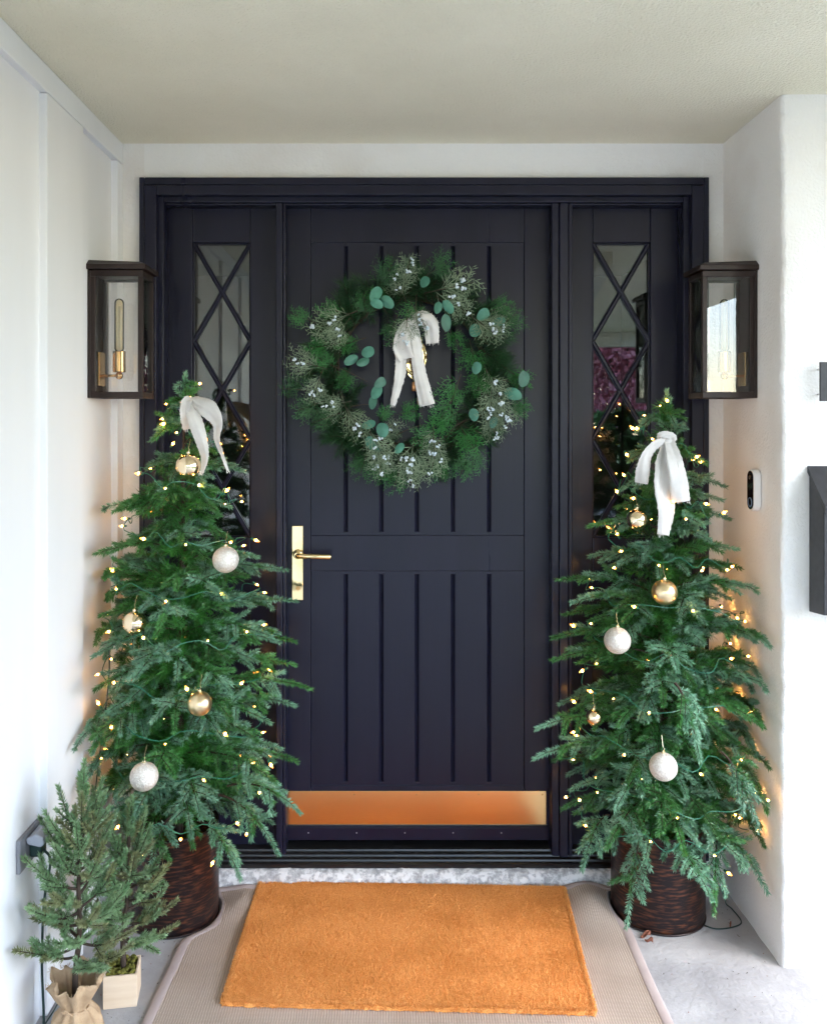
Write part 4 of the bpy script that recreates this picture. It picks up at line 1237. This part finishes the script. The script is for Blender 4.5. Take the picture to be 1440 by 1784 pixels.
def wooden_box():
    root = empty('wooden_box', (WX, WYB, 0), 'small pale wooden box with moss holding a sapling', 'planter')
    a = R(9); h, w, t = .092, .046, .006
    def wall(cx0, cx1, cy0, cy1):
        m = MB().box(cx0, cx1, cy0, cy1, .001, h)
        m.v = [(WX + x * math.cos(a) - y * math.sin(a), WYB + x * math.sin(a) + y * math.cos(a), z) for x, y, z in m.v]
        m.build('side_board', M['pinebox'], root, bevel=.0012)
    wall(-w, w, -w, -w + t); wall(-w, w, w - t, w); wall(-w, -w + t, -w + t + .0003, w - t - .0003); wall(w - t, w, -w + t + .0003, w - t - .0003)
    m = MB().box(-w + t, w - t, -w + t, w - t, .004, .012)
    m.v = [(WX + x * math.cos(a) - y * math.sin(a), WYB + x * math.sin(a) + y * math.cos(a), z) for x, y, z in m.v]
    m.build('bottom_board', M['pinebox'], root)
    mo = MB(); q = random.Random(9)
    for i in range(130):
        x, y = q.uniform(-.037, .037), q.uniform(-.037, .037)
        mo.ball((WX + x * math.cos(a) - y * math.sin(a), WYB + x * math.sin(a) + y * math.cos(a), .080 + q.uniform(0, .016)), q.uniform(.004, .008), 6, 4, (1, 1, .8))
    mo.build('moss', M['moss'], root)['kind'] = 'stuff'
wooden_box()

def outlet():
    y0, y1 = 2.232, 2.372
    root = empty('wall_outlet', (XLB, 2.3, .46), 'grey weatherproof wall outlet with a cord plugged in, behind the burlap sapling', 'outlet')
    MB().box(XLB + .0005, XLB + .012, y0, y1, .474, .562).build('cover_plate', M['greyplastic'], root, bevel=.003)
    m = MB()
    pts = [(XLB + .011, .550), (XLB + .035, .562), (XLB + .058, .552), (XLB + .060, .535), (XLB + .050, .527), (XLB + .015, .535)]
    m.prism([(x, z) for x, z in pts], 'y', y0 + .035, y1 - .01).build('flip_lid', M['clearplastic'], root, bevel=.005, seg=3)
    pl = MB().box(XLB + .0125, XLB + .045, 2.285, 2.325, .492, .528).build('plug', M['plug'], root, bevel=.006)
    MB().tube(spline([(XLB + .044, 2.305, .505), (XLB + .06, 2.31, .47), (XLB + .035, 2.33, .35), (XLB + .025, 2.34, .18), (XLB + .03, 2.34, .03), (XLB + .04, 2.30, .0085), (XLB + .045, 2.15, .0085)], 50), .0035, 8).build('plug_cord', M['plug'], pl, smooth=True)
outlet()

# ------------------------------------------------------------------ things on the stucco corner
def doorbell():
    ya, yb, z0, z1 = 2.742, 2.796, 1.364, 1.498
    yc, r = (ya + yb) / 2, (yb - ya) / 2
    def capsule(rr, n=14):
        p = []
        for i in range(n + 1):
            t = math.pi * i / n; p.append((yc + rr * math.cos(t), z1 - r + rr * math.sin(t)))
        for i in range(n + 1):
            t = math.pi + math.pi * i / n; p.append((yc + rr * math.cos(t), z0 + r + rr * math.sin(t)))
        return p
    root = empty('doorbell', (XR, yc, z0), 'white oval video doorbell with a black face under the sky mirroring lantern', 'doorbell')
    MB().prism(capsule(r), 'x', XR - .025, XR - .0015).build('housing', M['white_plastic'], root, bevel=.002, seg=2)
    fc = MB().prism(capsule(r - .005), 'x', XR - .0266, XR - .024).build('face_plate', M['gloss_black'], root)
    zc = z0 + r + .001
    MB().tube([(XR - .027, yc + .014 * math.cos(t), zc + .014 * math.sin(t)) for t in [2 * math.pi * i / 32 for i in range(33)]], .0016, 6, caps=False).build('button_ring', M['ring'], fc, smooth=True)
    MB().lathe([(.0001, -.0285), (.006, -.0282), (.0065, -.026)], (XR, yc, z1 - r), 18, 'x').build('camera_lens', M['gloss_black'], fc, smooth=True)
doorbell()

def mailbox():
    x0, x1 = ux(1406.5, YP), 1.62
    root = empty('mailbox', (1.44, YP - .05, 1.08), 'black metal wall mailbox with sloping lid on the white stucco', 'mailbox')
    MB().prism([(YP - .004, 1.078), (2.506, 1.086), (2.506, 1.392), (YP - .004, 1.496)], 'x', x0 + .002, x1 - .002).build('mailbox_body', M['mailbox'], root, bevel=.002)
    MB().prism([(YP - .003, 1.4985), (2.496, 1.394), (2.492, 1.386), (2.488, 1.40), (2.494, 1.409), (YP - .003, 1.517)], 'x', x0 - .003, x1 + .003).build('lid', M['mailbox'], root)
mailbox()
nb = empty('wall_bar', (ux(1434, 2.57), 2.58, 1.71), 'upright black metal bar on two standoffs above the mailbox', 'house number')
MB().box(ux(1428.5, 2.565), ux(1428.5, 2.565) + .024, 2.565, 2.573, 1.712, 1.829).build('bar', M['mailbox'], nb, bevel=.0015)
for z in (1.733, 1.808):
    MB().tube([(ux(1428.5, 2.565) + .010, 2.5725, z), (ux(1428.5, 2.565) + .010, YP + .001, z)], .0028, 10).build('standoff', M['steel'], nb)

# dead leaf scraps on the slab
def leaf(name, u, v, s, rot, label):
    Y = F * EYE / (v - V0); c = Vector((ux(u, Y), Y, .003))
    m = MB(); pts = []
    for i in range(9):
        f = i / 8 - .5; w = .22 * s * math.cos(f * math.pi * .95)
        for sg in (-1, 0, 1):
            pts.append(c + Vector((f * s * math.cos(rot) - sg * w * math.sin(rot), f * s * math.sin(rot) + sg * w * math.cos(rot), abs(sg) * .010 * (1 + f) + .004 * math.sin(f * 6))))
    m.add(pts, [(i * 3 + k, (i + 1) * 3 + k, (i + 1) * 3 + k + 1, i * 3 + k + 1) for i in range(8) for k in (0, 1)])
    o = m.build(name, M['deadleaf']); o.modifiers.new('thickness', 'SOLIDIFY').thickness = .0006
    tag(o, label, 'leaf', 'dry leaf scraps on the slab')
leaf('dry_leaf', 1124, 1634, .036, .3, 'curled reddish dry leaf on the slab in front of the dark pot')
leaf('dry_leaf', 1130, 1643, .026, -.6, 'smaller dry leaf scrap just in front of the curled one')
leaf('dry_leaf', 1272, 1617, .012, .9, 'tiny red leaf scrap on the slab near the stucco corner')

def grit():
    g = np.random.default_rng(31); n = 150
    x = np.concatenate([g.uniform(.80, 1.55, 95), g.uniform(-.94, -.66, 55)]); y = np.concatenate([g.uniform(2.3, 2.98, 95), g.uniform(2.25, 2.75, 55)])
    ok = ~((x > XR - .01) & (y > YP - .01)); x, y = x[ok], y[ok]; n = len(x)
    a = g.random(n) * 6.283; L = g.uniform(.003, .011, n); w = g.uniform(.0008, .0016, n)
    d = np.column_stack([np.cos(a), np.sin(a), np.zeros(n)]); e = np.column_stack([-np.sin(a), np.cos(a), np.zeros(n)])
    p = np.column_stack([x, y, np.full(n, .0022)])
    q = np.stack([p - d * L[:, None] / 2, p + e * w[:, None], p + d * L[:, None] / 2 + np.array([0, 0, .0012]), p - e * w[:, None]], axis=1)
    o = link('debris', np_mesh('debris', q, [M['wood'], M['deadleaf']], midx=(g.random(n) < .35).astype(int)))
    tag(o, 'sparse fallen needles and grit on the concrete slab', 'debris', kind='stuff')
grit()

# ------------------------------------------------------------------ the yard behind the camera, seen in glass and brass
def yard_tree(x, y, h, rad, m, n, label, zc):
    q = np.random.default_rng(int(abs(x * 10) + h * 7))
    root = empty('yard_tree', (x, y, -.12), label, 'tree')
    t = MB(); t.tube([(x, y, -.12), (x + .05, y, h * .3), (x, y, h * .6)], [.14, .10, .05], 8)
    for k in range(7):
        a = k * .9; e = Vector((x + rad * .7 * math.cos(a), y + rad * .7 * math.sin(a), h * (.55 + .06 * k)))
        t.tube([(x, y, h * (.28 + .03 * k)), ((x + e.x) / 2, (y + e.y) / 2, h * .45 + .04 * k * h), e], [.05, .035, .012], 5)
    t.build('trunk', M['bark'], root, smooth=True)
    cc = q.normal(size=(40, 3)); cc /= np.linalg.norm(cc, axis=1)[:, None]
    cc = cc * (q.random((40, 1)) ** .4) * np.array([rad, rad, (h - zc) * .5]) * .85 + np.array([x, y, (h + zc) / 2])
    p = cc[q.integers(0, 40, n)] + q.normal(size=(n, 3)) * rad * .17
    d = q.normal(size=(n, 3)); d /= np.linalg.norm(d, axis=1)[:, None]
    w = np.cross(d, q.normal(size=(n, 3))); w /= np.linalg.norm(w, axis=1)[:, None]
    s = .05 + .05 * q.random((n, 1))
    quads = np.stack([p - d * s, p + w * s * .5, p + d * s, p - w * s * .5], axis=1) - np.array([x, y, -.12])
    o = link('crown', np_mesh('crown', quads, [M['bark'], m]), root); o.location = (x, y, -.12); o['_w'] = (x, y, -.12)
yard_tree(5.5, -13.8, 5.4, 1.35, M['pinkleaf'], 12000, 'pink leaved yard tree mirrored in the sidelight glass', 1.2)
yard_tree(-2.2, -17, 6.0, 2.6, M['hedge'], 9000, 'green yard tree beyond the drive', 1.0)
yard_tree(9.5, -8.0, 3.6, 1.5, M['hedge'], 7000, 'green yard tree mirrored low in the lantern pane', .6)
def hedge():
    q = np.random.default_rng(77)
    root = empty('hedge', (2, -11.6, -.12), 'long clipped green hedge along the yard', 'hedge')
    n = 24000
    p = np.column_stack([q.uniform(-9, 12, n), -11.6 + q.uniform(-.5, .5, n), q.uniform(-.1, 1.75, n)])
    k = q.integers(0, 3, n)
    p[:, 1] = np.where(k == 0, -11.1 + q.normal(0, .05, n), p[:, 1]); p[:, 2] = np.where(k == 1, 1.75 + q.normal(0, .05, n), p[:, 2])
    d = q.normal(size=(n, 3)); d /= np.linalg.norm(d, axis=1)[:, None]
    w = np.cross(d, q.normal(size=(n, 3))); w /= np.linalg.norm(w, axis=1)[:, None]
    s = .07 + .05 * q.random((n, 1))
    b = np.array([2, -11.6, -.12])
    quads = np.stack([p - d * s, p + w * s * .5, p + d * s, p - w * s * .5], axis=1) - b
    o = link('foliage', np_mesh('foliage', quads, [M['bark'], M['hedge']]), root); o.location = tuple(b); o['_w'] = tuple(b)
    st = MB()
    for x in np.arange(-8.8, 12, .8): st.tube([(x, -11.6, -.12), (x + .05, -11.6, 1.6)], [.03, .015], 5)
    st.build('stems', M['bark'], root)['kind'] = 'stuff'
hedge()

# tidy helper properties
for o in SC.objects:
    if '_w' in o: del o['_w']
